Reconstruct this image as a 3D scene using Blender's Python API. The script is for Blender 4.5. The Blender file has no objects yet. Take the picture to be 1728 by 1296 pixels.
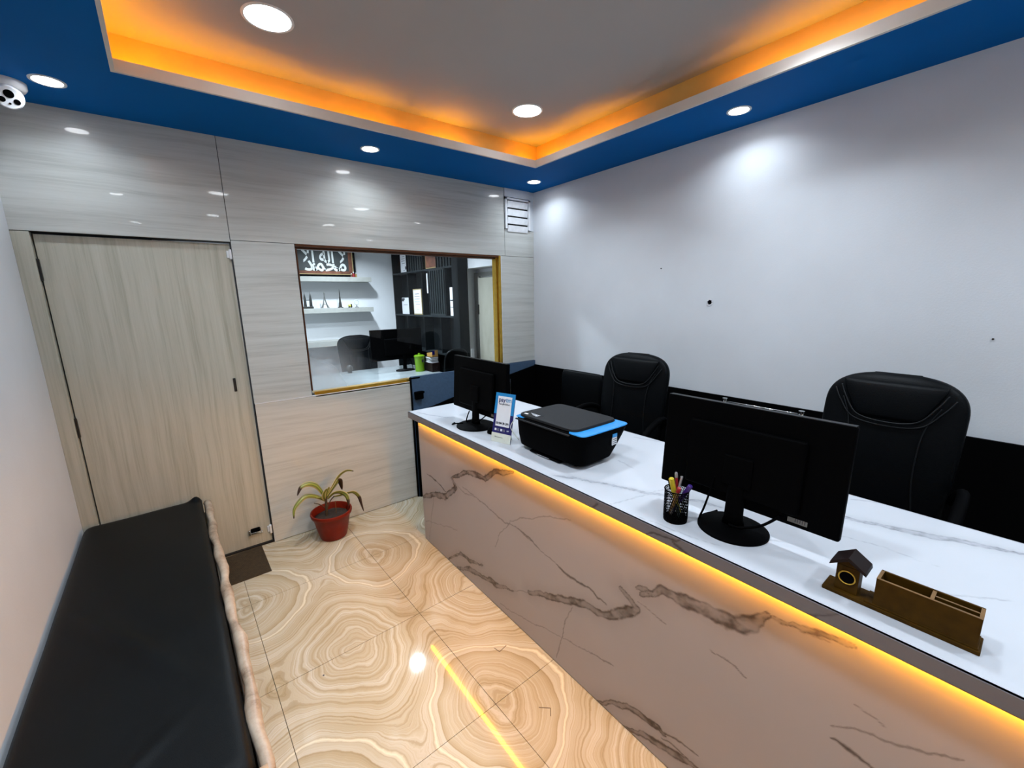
import bpy, bmesh, math, random
import numpy as np
from mathutils import Vector, Matrix
random.seed(4)
PI = math.pi
SC = bpy.context.scene
COL = SC.collection

# ------------------------------------------------------------------ camera
def cam_axes(yaw, pitch, roll):
    fwd = Vector((math.sin(yaw)*math.cos(pitch), math.cos(yaw)*math.cos(pitch), -math.sin(pitch)))
    right = Vector((math.cos(yaw), -math.sin(yaw), 0))
    up = right.cross(fwd)
    return (right*math.cos(roll)+up*math.sin(roll), -right*math.sin(roll)+up*math.cos(roll), fwd)
cd = bpy.data.cameras.new('camera'); cam = bpy.data.objects.new('camera', cd); COL.objects.link(cam)
r_, u_, f_ = cam_axes(0.6582372, 0.2011180, -0.0193943)
M = Matrix.Identity(4)
for i in range(3):
    M[i][0] = r_[i]; M[i][1] = u_[i]; M[i][2] = -f_[i]
M[0][3], M[1][3], M[2][3] = -2.8199, -3.25536, 1.70566
cam.matrix_world = M
cd.sensor_width = 36.0; cd.lens = 705.804/1728*36; cd.clip_start = 0.02
SC.camera = cam

# ------------------------------------------------------------------ world, exposure
w = bpy.data.worlds.new('world'); SC.world = w; w.use_nodes = True
w.node_tree.nodes['Background'].inputs[0].default_value = (0.6, 0.7, 0.9, 1)
w.node_tree.nodes['Background'].inputs[1].default_value = 0.02
SC.view_settings.view_transform = 'Standard'
SC.view_settings.look = 'None'
SC.view_settings.gamma = 1.0
SC.view_settings.use_curve_mapping = False
SC.view_settings.exposure = 0.0
SC.cycles.max_bounces = 8; SC.cycles.diffuse_bounces = 5; SC.cycles.glossy_bounces = 4
SC.cycles.transparent_max_bounces = 8; SC.cycles.transmission_bounces = 4
SC.cycles.sample_clamp_indirect = 4.0
SC.cycles.use_denoising = True
SC.cycles.caustics_reflective = False; SC.cycles.caustics_refractive = False

SPOT_W = 2.6      # power of one soffit downlight
PANEL_W = 11.6     # power of one round ceiling light
COVE_E = 66.0     # emission of the cove strip
LED_E = 135.0       # emission of the counter strip
SPOTS = [(-.25,-.30), (-1.686,-.30), (-3.15,-.34), (-.25,-2.02), (-.25,-3.74), (-3.13,-2.04), (-3.10,-3.74),
         (-.25,-5.25), (-1.686,-5.25), (-3.08,-5.25)]
CEILS = [(-.885,-.97), (-2.36,-1.02), (-.80,-2.46), (-2.33,-2.50), (-.82,-3.95), (-2.31,-3.95)]
ZS, ZC = 2.696, 2.89

def lamp(x, y, z, r, power, color, spread, parent=None):
    ld = bpy.data.lights.new('lamp_light', 'AREA'); ld.shape = 'DISK'; ld.size = 2*r
    ld.energy = power; ld.color = color; ld.spread = spread
    o = bpy.data.objects.new('lamp_light', ld); COL.objects.link(o)
    o.location = (x, y, z)
    if parent: 
        o.parent = parent; o.location = (0, 0, z)
    return o

# ------------------------------------------------------------------ materials
def nt(name):
    m = bpy.data.materials.new(name); m.use_nodes = True
    t = m.node_tree; return m, t, t.nodes['Principled BSDF']
def N(t, typ, **kw):
    n = t.nodes.new(typ)
    for k, v in kw.items():
        if k.startswith('i_'): n.inputs[k[2:]].default_value = v
        else: setattr(n, k, v)
    return n
def ramp(t, fac, stops):
    n = t.nodes.new('ShaderNodeValToRGB'); cr = n.color_ramp
    while len(cr.elements) < len(stops): cr.elements.new(0.5)
    for e, (p, c) in zip(cr.elements, stops):
        e.position = p; e.color = (*c, 1) if len(c) == 3 else c
    t.links.new(fac, n.inputs[0]); return n.outputs[0]
def math_(t, op, a, b=None, c=None):
    n = t.nodes.new('ShaderNodeMath'); n.operation = op
    for i, v in enumerate((a, b, c)):
        if v is None: continue
        if isinstance(v, (int, float)): n.inputs[i].default_value = v
        else: t.links.new(v, n.inputs[i])
    return n.outputs[0]
def pm(name, col, rough=.5, metal=0., var=.08, scale=25., bump=0., spec=.5, bscale=None, coat=0.):
    """plain surface with slight procedural variation"""
    m, t, b = nt(name)
    tc = N(t, 'ShaderNodeTexCoord')
    no = N(t, 'ShaderNodeTexNoise', i_Scale=scale, i_Detail=4.)
    t.links.new(tc.outputs['Object'], no.inputs['Vector'])
    lo = tuple(c*(1-var) for c in col); hi = tuple(min(1, c*(1+var)) for c in col)
    t.links.new(ramp(t, no.outputs[0], [(.3, lo), (.7, hi)]), b.inputs['Base Color'])
    b.inputs['Roughness'].default_value = rough; b.inputs['Metallic'].default_value = metal
    b.inputs['Specular IOR Level'].default_value = spec
    b.inputs['Coat Weight'].default_value = coat
    if bump:
        n2 = N(t, 'ShaderNodeTexNoise', i_Scale=bscale or scale*6, i_Detail=3.)
        t.links.new(tc.outputs['Object'], n2.inputs['Vector'])
        bp = N(t, 'ShaderNodeBump', i_Strength=bump, i_Distance=.002)
        t.links.new(n2.outputs[0], bp.inputs['Height']); t.links.new(bp.outputs[0], b.inputs['Normal'])
    return m
def emis(name, col, s, rough=.5):
    m, t, b = nt(name)
    b.inputs['Base Color'].default_value = (*col, 1)
    b.inputs['Emission Color'].default_value = (*col, 1); b.inputs['Emission Strength'].default_value = s
    b.inputs['Roughness'].default_value = rough
    return m
def wood_grain(name, horizontal, cols, rough, coat, gs=1.0, spec=.5):
    m, t, b = nt(name)
    geo = N(t, 'ShaderNodeNewGeometry')
    mp = N(t, 'ShaderNodeMapping')
    mp.inputs['Scale'].default_value = (.55*gs, 1, 16*gs) if horizontal else (22*gs, 1, .6*gs)
    t.links.new(geo.outputs['Position'], mp.inputs['Vector'])
    # gentle waviness of the grain
    wv = N(t, 'ShaderNodeTexNoise', i_Scale=1.3, i_Detail=2.)
    t.links.new(geo.outputs['Position'], wv.inputs['Vector'])
    add = N(t, 'ShaderNodeVectorMath', operation='MULTIPLY_ADD')
    t.links.new(wv.outputs['Color'], add.inputs[0])
    add.inputs[1].default_value = (0, 0, .9) if horizontal else (.9, 0, 0)
    t.links.new(mp.outputs[0], add.inputs[2])
    n1 = N(t, 'ShaderNodeTexNoise', i_Scale=1.4, i_Detail=7., i_Roughness=.62)
    n2 = N(t, 'ShaderNodeTexNoise', i_Scale=6., i_Detail=6., i_Roughness=.7)
    t.links.new(add.outputs[0], n1.inputs['Vector']); t.links.new(add.outputs[0], n2.inputs['Vector'])
    mx = math_(t, 'ADD', math_(t, 'MULTIPLY', n1.outputs[0], .65), math_(t, 'MULTIPLY', n2.outputs[0], .35))
    t.links.new(ramp(t, mx, [(.33, cols[0]), (.5, cols[1]), (.68, cols[2])]), b.inputs['Base Color'])
    b.inputs['Roughness'].default_value = rough
    b.inputs['Coat Weight'].default_value = coat; b.inputs['Coat Roughness'].default_value = .03
    b.inputs['Specular IOR Level'].default_value = spec
    # slight unevenness of the boards bends the reflections of the lamps
    n3 = N(t, 'ShaderNodeTexNoise', i_Scale=5., i_Detail=1.)
    t.links.new(geo.outputs['Position'], n3.inputs['Vector'])
    bp = N(t, 'ShaderNodeBump', i_Strength=.10, i_Distance=.010)
    t.links.new(n3.outputs[0], bp.inputs['Height'])
    t.links.new(bp.outputs[0], b.inputs['Coat Normal'])
    return m

M_wall = pm('white_paint', (.65,.672,.70), .62, var=.03, scale=3., bump=.25, bscale=120.)
M_wall_in = pm('cabin_paint', (.72,.73,.75), .6, var=.02, scale=3.)
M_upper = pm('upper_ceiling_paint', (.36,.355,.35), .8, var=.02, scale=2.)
M_blue = pm('blue_soffit_paint', (.0002,.105,.36), .6, var=.05, scale=2., spec=.04)
M_cove_glow = pm('cove_wall_amber_glow', (.72,.47,.13), .7, var=.05, scale=8.)  # amber glow of the strips put into the cove wall colour
M_fascia = pm('white_fascia_paint', (.62,.58,.54), .6, var=.04, scale=8.)
M_lam_h = wood_grain('pale_laminate_horizontal', True, ((.385,.39,.36),(.53,.535,.50),(.60,.61,.58)), .3, .55)
M_lam_v = wood_grain('pale_laminate_vertical', False, ((.34,.325,.255),(.46,.445,.365),(.53,.515,.44)), .4, .12)
M_dark_gap = pm('dark_gap', (.012,.011,.010), .8)
M_black = pm('black_plastic', (.0010,.0010,.0012), .6, spec=.02, bump=.1, bscale=400.)
M_black_dado = pm('black_laminate', (.0012,.0012,.0014), .6, spec=.03)
M_blue_lam = pm('blue_grey_laminate', (.055,.10,.17), .35, var=.1, scale=60.)
M_leather = pm('black_leather', (.0014,.0019,.0025), .45, spec=.07, bump=.4, bscale=220.)
M_stitch = pm('grey_piping', (.006,.007,.008), .45, spec=.2)
M_chrome = pm('chrome', (.75,.75,.75), .15, metal=1.)
M_gold = pm('gold_anodised', (.55,.33,.045), .28, metal=.85, var=.1)
M_bronze = pm('bronze_lining', (.10,.035,.012), .35, metal=.5)
M_white_pl = pm('white_plastic', (.75,.76,.78), .35)
M_lamp_rim = pm('lamp_rim', (.8,.8,.8), .4)
M_lamp = emis('lamp_diffuser', (.93,.96,1.), 24.)
M_led = emis('amber_led', (1., .41, .0005), LED_E)
M_cove = emis('amber_cove_led', (1., .33, .0), COVE_E)
M_dk_metal = pm('dark_metal', (.03,.028,.026), .4, metal=.6)
M_mattress = pm('black_bench_cloth', (.0012,.0024,.0034), .42, spec=.12, var=.25, scale=4., bump=.3, bscale=500.)
M_rail = None
M_terra = pm('terracotta_plastic', (.15,.010,.003), .4, var=.08, spec=.2)
M_soil = pm('dark_soil', (.02,.012,.008), .9, var=.5, scale=60., bump=1., bscale=200.)
M_mat = pm('brown_ribbed_rubber', (.042,.028,.012), .8, var=.25, scale=60.)
M_wood_d = pm('brown_lacquered_wood', (.046,.021,.002), .5, var=.25, scale=40., spec=.06)
M_wood_roof = pm('dark_roof_wood', (.009,.004,.0035), .5, var=.2, spec=.15)
M_wood_in = pm('dark_box_inside', (.028,.009,.006), .6)
M_wood_edge = pm('light_wood_edge', (.14,.07,.018), .45, var=.2)
M_cyan = pm('cyan_plastic', (.02,.24,.58), .25, var=.05)
M_lid = pm('dark_grey_lid', (.008,.0085,.0095), .55, spec=.2, bump=.3, bscale=500.)
M_paper = pm('white_paper', (.72,.73,.76), .5, var=.02)
M_ink = pm('dark_ink', (.02,.02,.03), .5)
M_navy = pm('navy_print', (.004,.004,.10), .4)
M_skyp = pm('sky_blue_print', (.005,.21,.50), .4)
M_cream = pm('cream_card', (.62,.63,.54), .45)
M_shelf_dk = pm('dark_green_grey_laminate', (.0045,.006,.007), .5, spec=.12)
M_slat_dk = pm('dark_slat', (.012,.016,.018), .5, spec=.15)
M_shelf_w = pm('warm_white_shelf', (.32,.32,.295), .5)
M_fig = pm('dark_figurine', (.012,.012,.010), .5)
M_fig2 = pm('grey_figurine', (.13,.13,.12), .4, metal=.3)
M_green = pm('lime_plastic', (.11,.23,.004), .35)
M_copper = pm('copper_mount', (.22,.085,.05), .35, metal=.3, var=.5, scale=9.)
M_goldframe = pm('gold_frame', (.55,.42,.2), .35, metal=.5)
M_silver_ink = pm('silver_lettering', (.78,.80,.78), .4)
M_charcoal = pm('charcoal_board', (.035,.04,.04), .5)

def marble(name, base, veincol, rough, coat, warm=(0,0,0)):
    m, t, b = nt(name)
    at = N(t, 'ShaderNodeAttribute', attribute_name='vein')
    geo = N(t, 'ShaderNodeNewGeometry')
    n1 = N(t, 'ShaderNodeTexNoise', i_Scale=2.2, i_Detail=5.)
    t.links.new(geo.outputs['Position'], n1.inputs['Vector'])
    c0 = ramp(t, n1.outputs[0], [(.3, tuple(x*.93 for x in base)), (.7, base)])
    n2 = N(t, 'ShaderNodeTexNoise', i_Scale=70., i_Detail=4.)
    t.links.new(geo.outputs['Position'], n2.inputs['Vector'])
    vcol = ramp(t, n2.outputs[0], [(.35, tuple(x*.6 for x in veincol)), (.65, tuple(min(1, x*1.7) for x in veincol))])
    mx = N(t, 'ShaderNodeMix', data_type='RGBA')
    t.links.new(at.outputs['Fac'], mx.inputs['Factor']); t.links.new(c0, mx.inputs['A']); t.links.new(vcol, mx.inputs['B'])
    t.links.new(mx.outputs['Result'], b.inputs['Base Color'])
    b.inputs['Roughness'].default_value = rough
    b.inputs['Coat Weight'].default_value = coat; b.inputs['Coat Roughness'].default_value = .12
    return m
M_marble_f = marble('marble_front', (.33,.285,.272), (.036,.020,.014), .38, 0.)
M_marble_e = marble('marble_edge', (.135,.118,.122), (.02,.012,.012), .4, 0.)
M_marble_t = marble('marble_top', (.50,.515,.55), (.12,.13,.145), .16, .1)

def onyx():
    m, t, b = nt('polished_onyx_tile')
    geo = N(t, 'ShaderNodeNewGeometry')
    mp = N(t, 'ShaderNodeMapping', vector_type='TEXTURE')
    mp.inputs['Location'].default_value = (-2.36, -1.325, 0)
    mp.inputs['Rotation'].default_value = (0, 0, math.radians(1.5))
    t.links.new(geo.outputs['Position'], mp.inputs['Vector'])
    sp = N(t, 'ShaderNodeSeparateXYZ'); t.links.new(mp.outputs[0], sp.inputs[0])
    u = math_(t, 'PINGPONG', math_(t, 'ADD', sp.outputs[0], .71*20), .71*1.0)   # mirrored columns
    v = math_(t, 'PINGPONG', math_(t, 'ADD', sp.outputs[1], 1.4*20), .70)      # bookmatched about every joint
    cx = N(t, 'ShaderNodeCombineXYZ')
    t.links.new(math_(t, 'ABSOLUTE', sp.outputs[0]), cx.inputs[0])
    t.links.new(v, cx.inputs[1])
    # coordinates for the noise: mirrored in y only, free in x
    cm = N(t, 'ShaderNodeCombineXYZ'); t.links.new(sp.outputs[0], cm.inputs[0]); t.links.new(v, cm.inputs[1])
    n1 = N(t, 'ShaderNodeTexNoise', i_Scale=2.3, i_Detail=2.5, i_Roughness=.5)
    t.links.new(cm.outputs[0], n1.inputs['Vector'])
    n2 = N(t, 'ShaderNodeTexNoise', i_Scale=30., i_Detail=4., i_Roughness=.6)
    t.links.new(cm.outputs[0], n2.inputs['Vector'])
    a = math_(t, 'COSINE', math_(t, 'MULTIPLY', v, PI/.70))
    c = math_(t, 'MULTIPLY', math_(t, 'COSINE', math_(t, 'MULTIPLY', sp.outputs[0], 2*PI/.71)), .55)
    f = math_(t, 'ADD', a, c)
    f = math_(t, 'ADD', f, math_(t, 'MULTIPLY', n1.outputs[0], 1.3))
    f = math_(t, 'ADD', f, math_(t, 'MULTIPLY', n2.outputs[0], .05))
    # irregular agate banding: one-dimensional noises along the field
    b1 = N(t, 'ShaderNodeTexNoise', noise_dimensions='1D', i_Scale=5.0, i_Detail=5., i_Roughness=.72)
    t.links.new(f, b1.inputs['W'])
    b2 = N(t, 'ShaderNodeTexNoise', noise_dimensions='1D', i_Scale=23., i_Detail=2., i_Roughness=.5)
    t.links.new(f, b2.inputs['W'])
    n3 = N(t, 'ShaderNodeTexNoise', i_Scale=2., i_Detail=3.)
    t.links.new(cm.outputs[0], n3.inputs['Vector'])
    g = math_(t, 'ADD', math_(t, 'MULTIPLY', b1.outputs[0], .75), math_(t, 'MULTIPLY', n3.outputs[0], .30))
    col0 = ramp(t, g, [(.34, (.30,.232,.128)), (.44, (.385,.315,.20)), (.52, (.44,.38,.27)), (.60, (.485,.435,.34)), (.70, (.565,.54,.47))])
    thin = ramp(t, b2.outputs[0], [(.40, (.84,.80,.74)), (.445, (1,1,1)), (.60, (1,1,1)), (.66, (1.,1.,1.))])
    mu = N(t, 'ShaderNodeMix', data_type='RGBA', blend_type='MULTIPLY'); mu.inputs['Factor'].default_value = .8
    t.links.new(col0, mu.inputs['A']); t.links.new(thin, mu.inputs['B'])
    # narrow cream veins crossing where four bands meet
    vein = math_(t, 'ABSOLUTE', math_(t, 'SUBTRACT', f, .20))
    vk = ramp(t, vein, [(.0, (1,1,1)), (.045, (0,0,0))])
    m3 = N(t, 'ShaderNodeMix', data_type='RGBA'); t.links.new(vk, m3.inputs['Factor'])
    t.links.new(mu.outputs['Result'], m3.inputs['A']); m3.inputs['B'].default_value = (.66,.605,.46,1)
    col = m3.outputs['Result']
    t.links.new(col, b.inputs['Base Color'])
    b.inputs['Roughness'].default_value = .045
    b.inputs['Specular IOR Level'].default_value = .5
    return m
M_onyx = onyx()
M_grout = pm('brown_grout', (.10,.065,.035), .8)

def glass():
    m = bpy.data.materials.new('window_glass'); m.use_nodes = True; t = m.node_tree
    t.nodes.clear(); out = N(t, 'ShaderNodeOutputMaterial')
    tr = N(t, 'ShaderNodeBsdfTransparent'); tr.inputs[0].default_value = (.93,.95,.95,1)
    gl = N(t, 'ShaderNodeBsdfGlossy', i_Roughness=.0)
    fr = N(t, 'ShaderNodeFresnel', i_IOR=1.28)
    mx = N(t, 'ShaderNodeMixShader'); t.links.new(fr.outputs[0], mx.inputs[0])
    t.links.new(tr.outputs[0], mx.inputs[1]); t.links.new(gl.outputs[0], mx.inputs[2])
    # pale diffuse layer on the lower left part of the pane (object space: x -.87..+.87, z -.53..+.53)
    df = N(t, 'ShaderNodeBsdfDiffuse'); df.inputs[0].default_value = (.75,.78,.80,1)
    tc = N(t, 'ShaderNodeTexCoord'); sp = N(t, 'ShaderNodeSeparateXYZ'); t.links.new(tc.outputs['Object'], sp.inputs[0])
    no = N(t, 'ShaderNodeTexNoise', i_Scale=4., i_Detail=5.); t.links.new(tc.outputs['Object'], no.inputs['Vector'])
    a = math_(t, 'SUBTRACT', .95, math_(t, 'MULTIPLY', math_(t, 'ADD', sp.outputs[0], .87), 2.2))
    bq = math_(t, 'SUBTRACT', .85, math_(t, 'MULTIPLY', math_(t, 'ADD', sp.outputs[2], .53), 2.0))
    k = math_(t, 'MULTIPLY', math_(t, 'MAXIMUM', a, 0.), math_(t, 'MAXIMUM', bq, 0.))
    k = math_(t, 'MULTIPLY', k, math_(t, 'ADD', no.outputs[0], .6))
    cl = N(t, 'ShaderNodeClamp'); t.links.new(k, cl.inputs[0]); cl.inputs['Max'].default_value = .42
    m2 = N(t, 'ShaderNodeMixShader'); t.links.new(cl.outputs[0], m2.inputs[0])
    t.links.new(mx.outputs[0], m2.inputs[1]); t.links.new(df.outputs[0], m2.inputs[2])
    t.links.new(m2.outputs[0], out.inputs[0]); return m
M_glass = glass()
def railmat():
    m, t, b = nt('worn_cream_wood')
    tc = N(t, 'ShaderNodeTexCoord'); no = N(t, 'ShaderNodeTexNoise', i_Scale=9., i_Detail=8., i_Roughness=.7)
    t.links.new(tc.outputs['Object'], no.inputs['Vector'])
    t.links.new(ramp(t, no.outputs[0], [(.3, (.12,.075,.045)), (.45, (.33,.25,.18)), (.7, (.50,.42,.33))]), b.inputs['Base Color'])
    b.inputs['Roughness'].default_value = .4
    return m
M_rail = railmat()
def leafmat():
    m, t, b = nt('leaf')
    at = N(t, 'ShaderNodeAttribute', attribute_name='tip')
    ed = N(t, 'ShaderNodeAttribute', attribute_name='edge')
    no = N(t, 'ShaderNodeTexNoise', i_Scale=40., i_Detail=3.)
    g = ramp(t, ed.outputs['Fac'], [(0., (.30,.33,.05)), (.45, (.07,.095,.018)), (.8, (.33,.30,.10)), (1., (.50,.42,.22))])
    s = math_(t, 'ADD', at.outputs['Fac'], math_(t, 'MULTIPLY', math_(t, 'SUBTRACT', no.outputs[0], .5), .2))
    k = ramp(t, s, [(.72, (0,0,0)), (.82, (1,1,1))])
    mx = N(t, 'ShaderNodeMix', data_type='RGBA'); t.links.new(k, mx.inputs['Factor'])
    t.links.new(g, mx.inputs['A']); mx.inputs['B'].default_value = (.035,.015,.008,1)
    t.links.new(mx.outputs['Result'], b.inputs['Base Color']); b.inputs['Roughness'].default_value = .4
    return m
M_leaf = leafmat()

# ------------------------------------------------------------------ object helpers
def tag(o, label=None, cat=None, group=None, kind=None):
    if label: o['label'] = label
    if cat: o['category'] = cat
    if group: o['group'] = group
    if kind: o['kind'] = kind
    return o
def empty(name, loc, rz=0, label=None, cat=None, group=None):
    o = bpy.data.objects.new(name, None); COL.objects.link(o); o.location = loc; o.rotation_euler = (0, 0, rz)
    o.empty_display_size = .05
    return tag(o, label, cat, group)
def link(name, bm, mat, parent=None, smooth=False, bevel=0., seg=2, loc=None):
    me = bpy.data.meshes.new(name)
    bmesh.ops.recalc_face_normals(bm, faces=bm.faces)
    bm.to_mesh(me); bm.free()
    for m in (mat if isinstance(mat, (list, tuple)) else [mat]): me.materials.append(m)
    if smooth: me.shade_smooth()
    o = bpy.data.objects.new(name, me); COL.objects.link(o)
    if parent: o.parent = parent
    if loc: o.location = loc
    if bevel:
        md = o.modifiers.new('bevel', 'BEVEL'); md.width = bevel; md.segments = seg; md.limit_method = 'ANGLE'; md.angle_limit = .6
    return o
def BM(): return bmesh.new()
def bx(bm, x0, x1, y0, y1, z0, z1, mi=0):
    v = [bm.verts.new((x, y, z)) for x in (x0, x1) for y in (y0, y1) for z in (z0, z1)]
    for f in ((0,1,3,2),(4,6,7,5),(0,4,5,1),(2,3,7,6),(0,2,6,4),(1,5,7,3)):
        q = bm.faces.new([v[i] for i in f]); q.material_index = mi
    return bm
def box(x0, x1, y0, y1, z0, z1): return bx(BM(), x0, x1, y0, y1, z0, z1)
def prism(bm, pts, axis, a, b):
    """polygon pts in the plane across axis, extruded a..b"""
    def P(p, w):
        return {'x': (w, p[0], p[1]), 'y': (p[0], w, p[1]), 'z': (p[0], p[1], w)}[axis]
    A = [bm.verts.new(P(p, a)) for p in pts]; B = [bm.verts.new(P(p, b)) for p in pts]
    bm.faces.new(A); bm.faces.new(B[::-1]); n = len(pts)
    for i in range(n): bm.faces.new((A[i], B[i], B[(i+1) % n], A[(i+1) % n]))
    return bm
def cyl(bm, c, r, h, n=24, axis='z', r2=None):
    r2 = r if r2 is None else r2
    return loft(bm, [(c if k == 0 else add(c, axis, h), rr) for k, rr in ((0, r), (1, r2))], n, axis)
def add(c, axis, h):
    c = list(c); c['xyz'.index(axis)] += h; return tuple(c)
def loft(bm, rows, n=24, axis='z', cap=True):
    """rows: (centre, radius) circles across axis"""
    L = []
    for c, r in rows:
        ring = []
        for i in range(n):
            a = 2*PI*i/n; p, q = r*math.cos(a), r*math.sin(a)
            d = {'z': (p, q, 0), 'x': (0, p, q), 'y': (p, 0, q)}[axis]
            ring.append(bm.verts.new((c[0]+d[0], c[1]+d[1], c[2]+d[2])))
        L.append(ring)
    for a, b in zip(L, L[1:]):
        for i in range(n): bm.faces.new((a[i], a[(i+1) % n], b[(i+1) % n], b[i]))
    if cap: bm.faces.new(L[0]); bm.faces.new(L[-1][::-1])
    return bm
def sloft(bm, rows, n=32, e=4.):
    """superellipse rows along z: (cx, cy, z, hx, hy[, e])"""
    L = []
    for row in rows:
        cx, cy, z, hx, hy = row[:5]; ee = row[5] if len(row) > 5 else e
        ring = []
        for i in range(n):
            a = 2*PI*(i+.5)/n; c, s = math.cos(a), math.sin(a)
            ring.append(bm.verts.new((cx+hx*math.copysign(abs(c)**(2/ee), c), cy+hy*math.copysign(abs(s)**(2/ee), s), z)))
        L.append(ring)
    for a, b in zip(L, L[1:]):
        for i in range(n): bm.faces.new((a[i], a[(i+1) % n], b[(i+1) % n], b[i]))
    bm.faces.new(L[0]); bm.faces.new(L[-1][::-1])
    return bm
def tube(bm, pts, r, n=10, closed=False):
    pts = [Vector(p) for p in pts]; L = []; m = len(pts); up = None
    for i, p in enumerate(pts):
        a = pts[i-1] if (i > 0 or closed) else p; b = pts[(i+1) % m] if (i < m-1 or closed) else p
        d = (b-a).normalized()
        if up is None: up = Vector((0, 0, 1)) if abs(d.z) < .9 else Vector((1, 0, 0))
        s = d.cross(up).normalized(); up = s.cross(d).normalized()
        rr = r[i] if isinstance(r, (list, tuple)) else r
        L.append([bm.verts.new(p + s*math.cos(2*PI*k/n)*rr + up*math.sin(2*PI*k/n)*rr) for k in range(n)])
    for i in range(m if closed else m-1):
        a, b = L[i], L[(i+1) % m]
        for k in range(n): bm.faces.new((a[k], a[(k+1) % n], b[(k+1) % n], b[k]))
    if not closed: bm.faces.new(L[0]); bm.faces.new(L[-1][::-1])
    return bm
def smooth_path(pts, k=6):
    P = [Vector(p) for p in pts]; out = []
    for i in range(len(P)-1):
        a, b, c, d = P[max(i-1, 0)], P[i], P[i+1], P[min(i+2, len(P)-1)]
        for j in range(k):
            t = j/k
            out.append(.5*((2*b)+(c-a)*t+(2*a-5*b+4*c-d)*t*t+(3*b-a-3*c+d)*t**3))
    out.append(P[-1]); return out
def text(s, size, mat, loc, rot, parent=None, name='lettering', ext=.0004, sx=1., align='CENTER', bold=0.):
    cu = bpy.data.curves.new('t', 'FONT'); cu.body = s; cu.size = size; cu.extrude = ext; cu.align_x = align
    cu.align_y = 'CENTER'; cu.offset = bold*size
    o = bpy.data.objects.new('t', cu); COL.objects.link(o); bpy.context.view_layer.update()
    me = bpy.data.meshes.new_from_object(o.evaluated_get(bpy.context.evaluated_depsgraph_get()))
    bpy.data.objects.remove(o); bpy.data.curves.remove(cu)
    me.name = name; me.materials.clear(); me.materials.append(mat)
    q = bpy.data.objects.new(name, me); COL.objects.link(q); q.location = loc; q.rotation_euler = rot; q.scale = (sx, 1, 1)
    if parent: q.parent = parent
    return q
def struct(o): o['kind'] = 'structure'; return o

# ================================================================== THE SETTING
XD, XL = -2.517, -3.44            # door right edge, left wall at the back
floor = struct(link('floor', box(-3.7, .0, -5.7, .012, -.10, -.006), M_grout))
# tiles: grid turned 1.5 degrees against the walls
ang = math.radians(1.5); ca, sa = math.cos(ang), math.sin(ang)
OX, OY = -2.005, -1.320
G = .0012
def clip_poly(poly, nx, ny, d):   # keep points with nx*x+ny*y <= d
    out = []
    for i in range(len(poly)):
        p, q = poly[i], poly[(i+1) % len(poly)]
        a, b = nx*p[0]+ny*p[1]-d, nx*q[0]+ny*q[1]-d
        if a <= 0: out.append(p)
        if (a < 0) != (b < 0) and a != b:
            t = a/(a-b); out.append((p[0]+(q[0]-p[0])*t, p[1]+(q[1]-p[1])*t))
    return out
for i in range(-3, 4):
    for j in range(-7, 4):
        u0, u1, v0, v1 = i*.712+G, (i+1)*.712-G, j*.70+G, (j+1)*.70-G
        P = [(OX+u*ca-v*sa, OY+u*sa+v*ca) for u, v in ((u0,v0),(u1,v0),(u1,v1),(u0,v1))]
        P = clip_poly(P, 1, 0, -.002); P = clip_poly(P, -1, 0, 3.6) if P else P
        P = clip_poly(P, 0, 1, .010) if P else P; P = clip_poly(P, 0, -1, 5.65) if P else P
        if len(P) < 3: continue
        link('tile', prism(BM(), P, 'z', -.008, 0.), M_onyx, floor)
for (x, y, a) in ((-1.813, -1.811, .2), (-1.816, -2.181, 2.4)):   # two small brown corner marks on the tiles
    bm = BM()
    for k, l in ((a, .05), (a+PI/2, .035)):
        d = Vector((math.cos(k), math.sin(k), 0)); s = Vector((-d.y, d.x, 0))*.0016; p = Vector((x, y, 0))
        A = [p-s, p+d*l-s, p+d*l+s, p+s]
        prism(bm, [(v.x, v.y) for v in A], 'z', -.0005, .0006)
    link('corner_mark', bm, M_grout, floor)
bm = BM(); cyl(bm, (-2.53, -1.40, -.001), .004, .002, 10); link('speck', bm, M_ink, floor)

# left wall, turned 1.5 degrees
lw = BM(); k = .0262
prism(lw, [(XL, .0), (XL+5.7*k, -5.7), (XL+5.7*k-.12, -5.7), (XL-.12, .0)], 'z', -.05, 3.0)
struct(link('wall_left', lw, M_wall))
rw = BM()
bx(rw, 0, .12, -5.7, .10, -.05, 3.0)
wr = struct(link('wall_right', rw, M_wall))
bm = BM(); cyl(bm, (-.0015, -1.808, 1.657), .016, .003, 12, 'x'); link('wall_hole', bm, M_black, wr)
bm = BM()
for i in range(9):
    a = i*2*PI/9
    bx(bm, -.004, -.001, -1.808+.019*math.cos(a)-.005, -1.808+.019*math.cos(a)+.005, 1.657+.019*math.sin(a)-.004, 1.657+.019*math.sin(a)+.004)
link('chipped_plaster', bm, M_paper, wr)
for (y, z) in ((-1.426, 1.902), (-3.10, 1.49)):
    bm = BM(); cyl(bm, (-.006, y, z), .004, .008, 8, 'x'); link('nail', bm, M_dk_metal, wr)
struct(link('wall_front', box(-3.7, .12, -5.8, -5.68, -.05, 3.0), M_wall))

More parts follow.
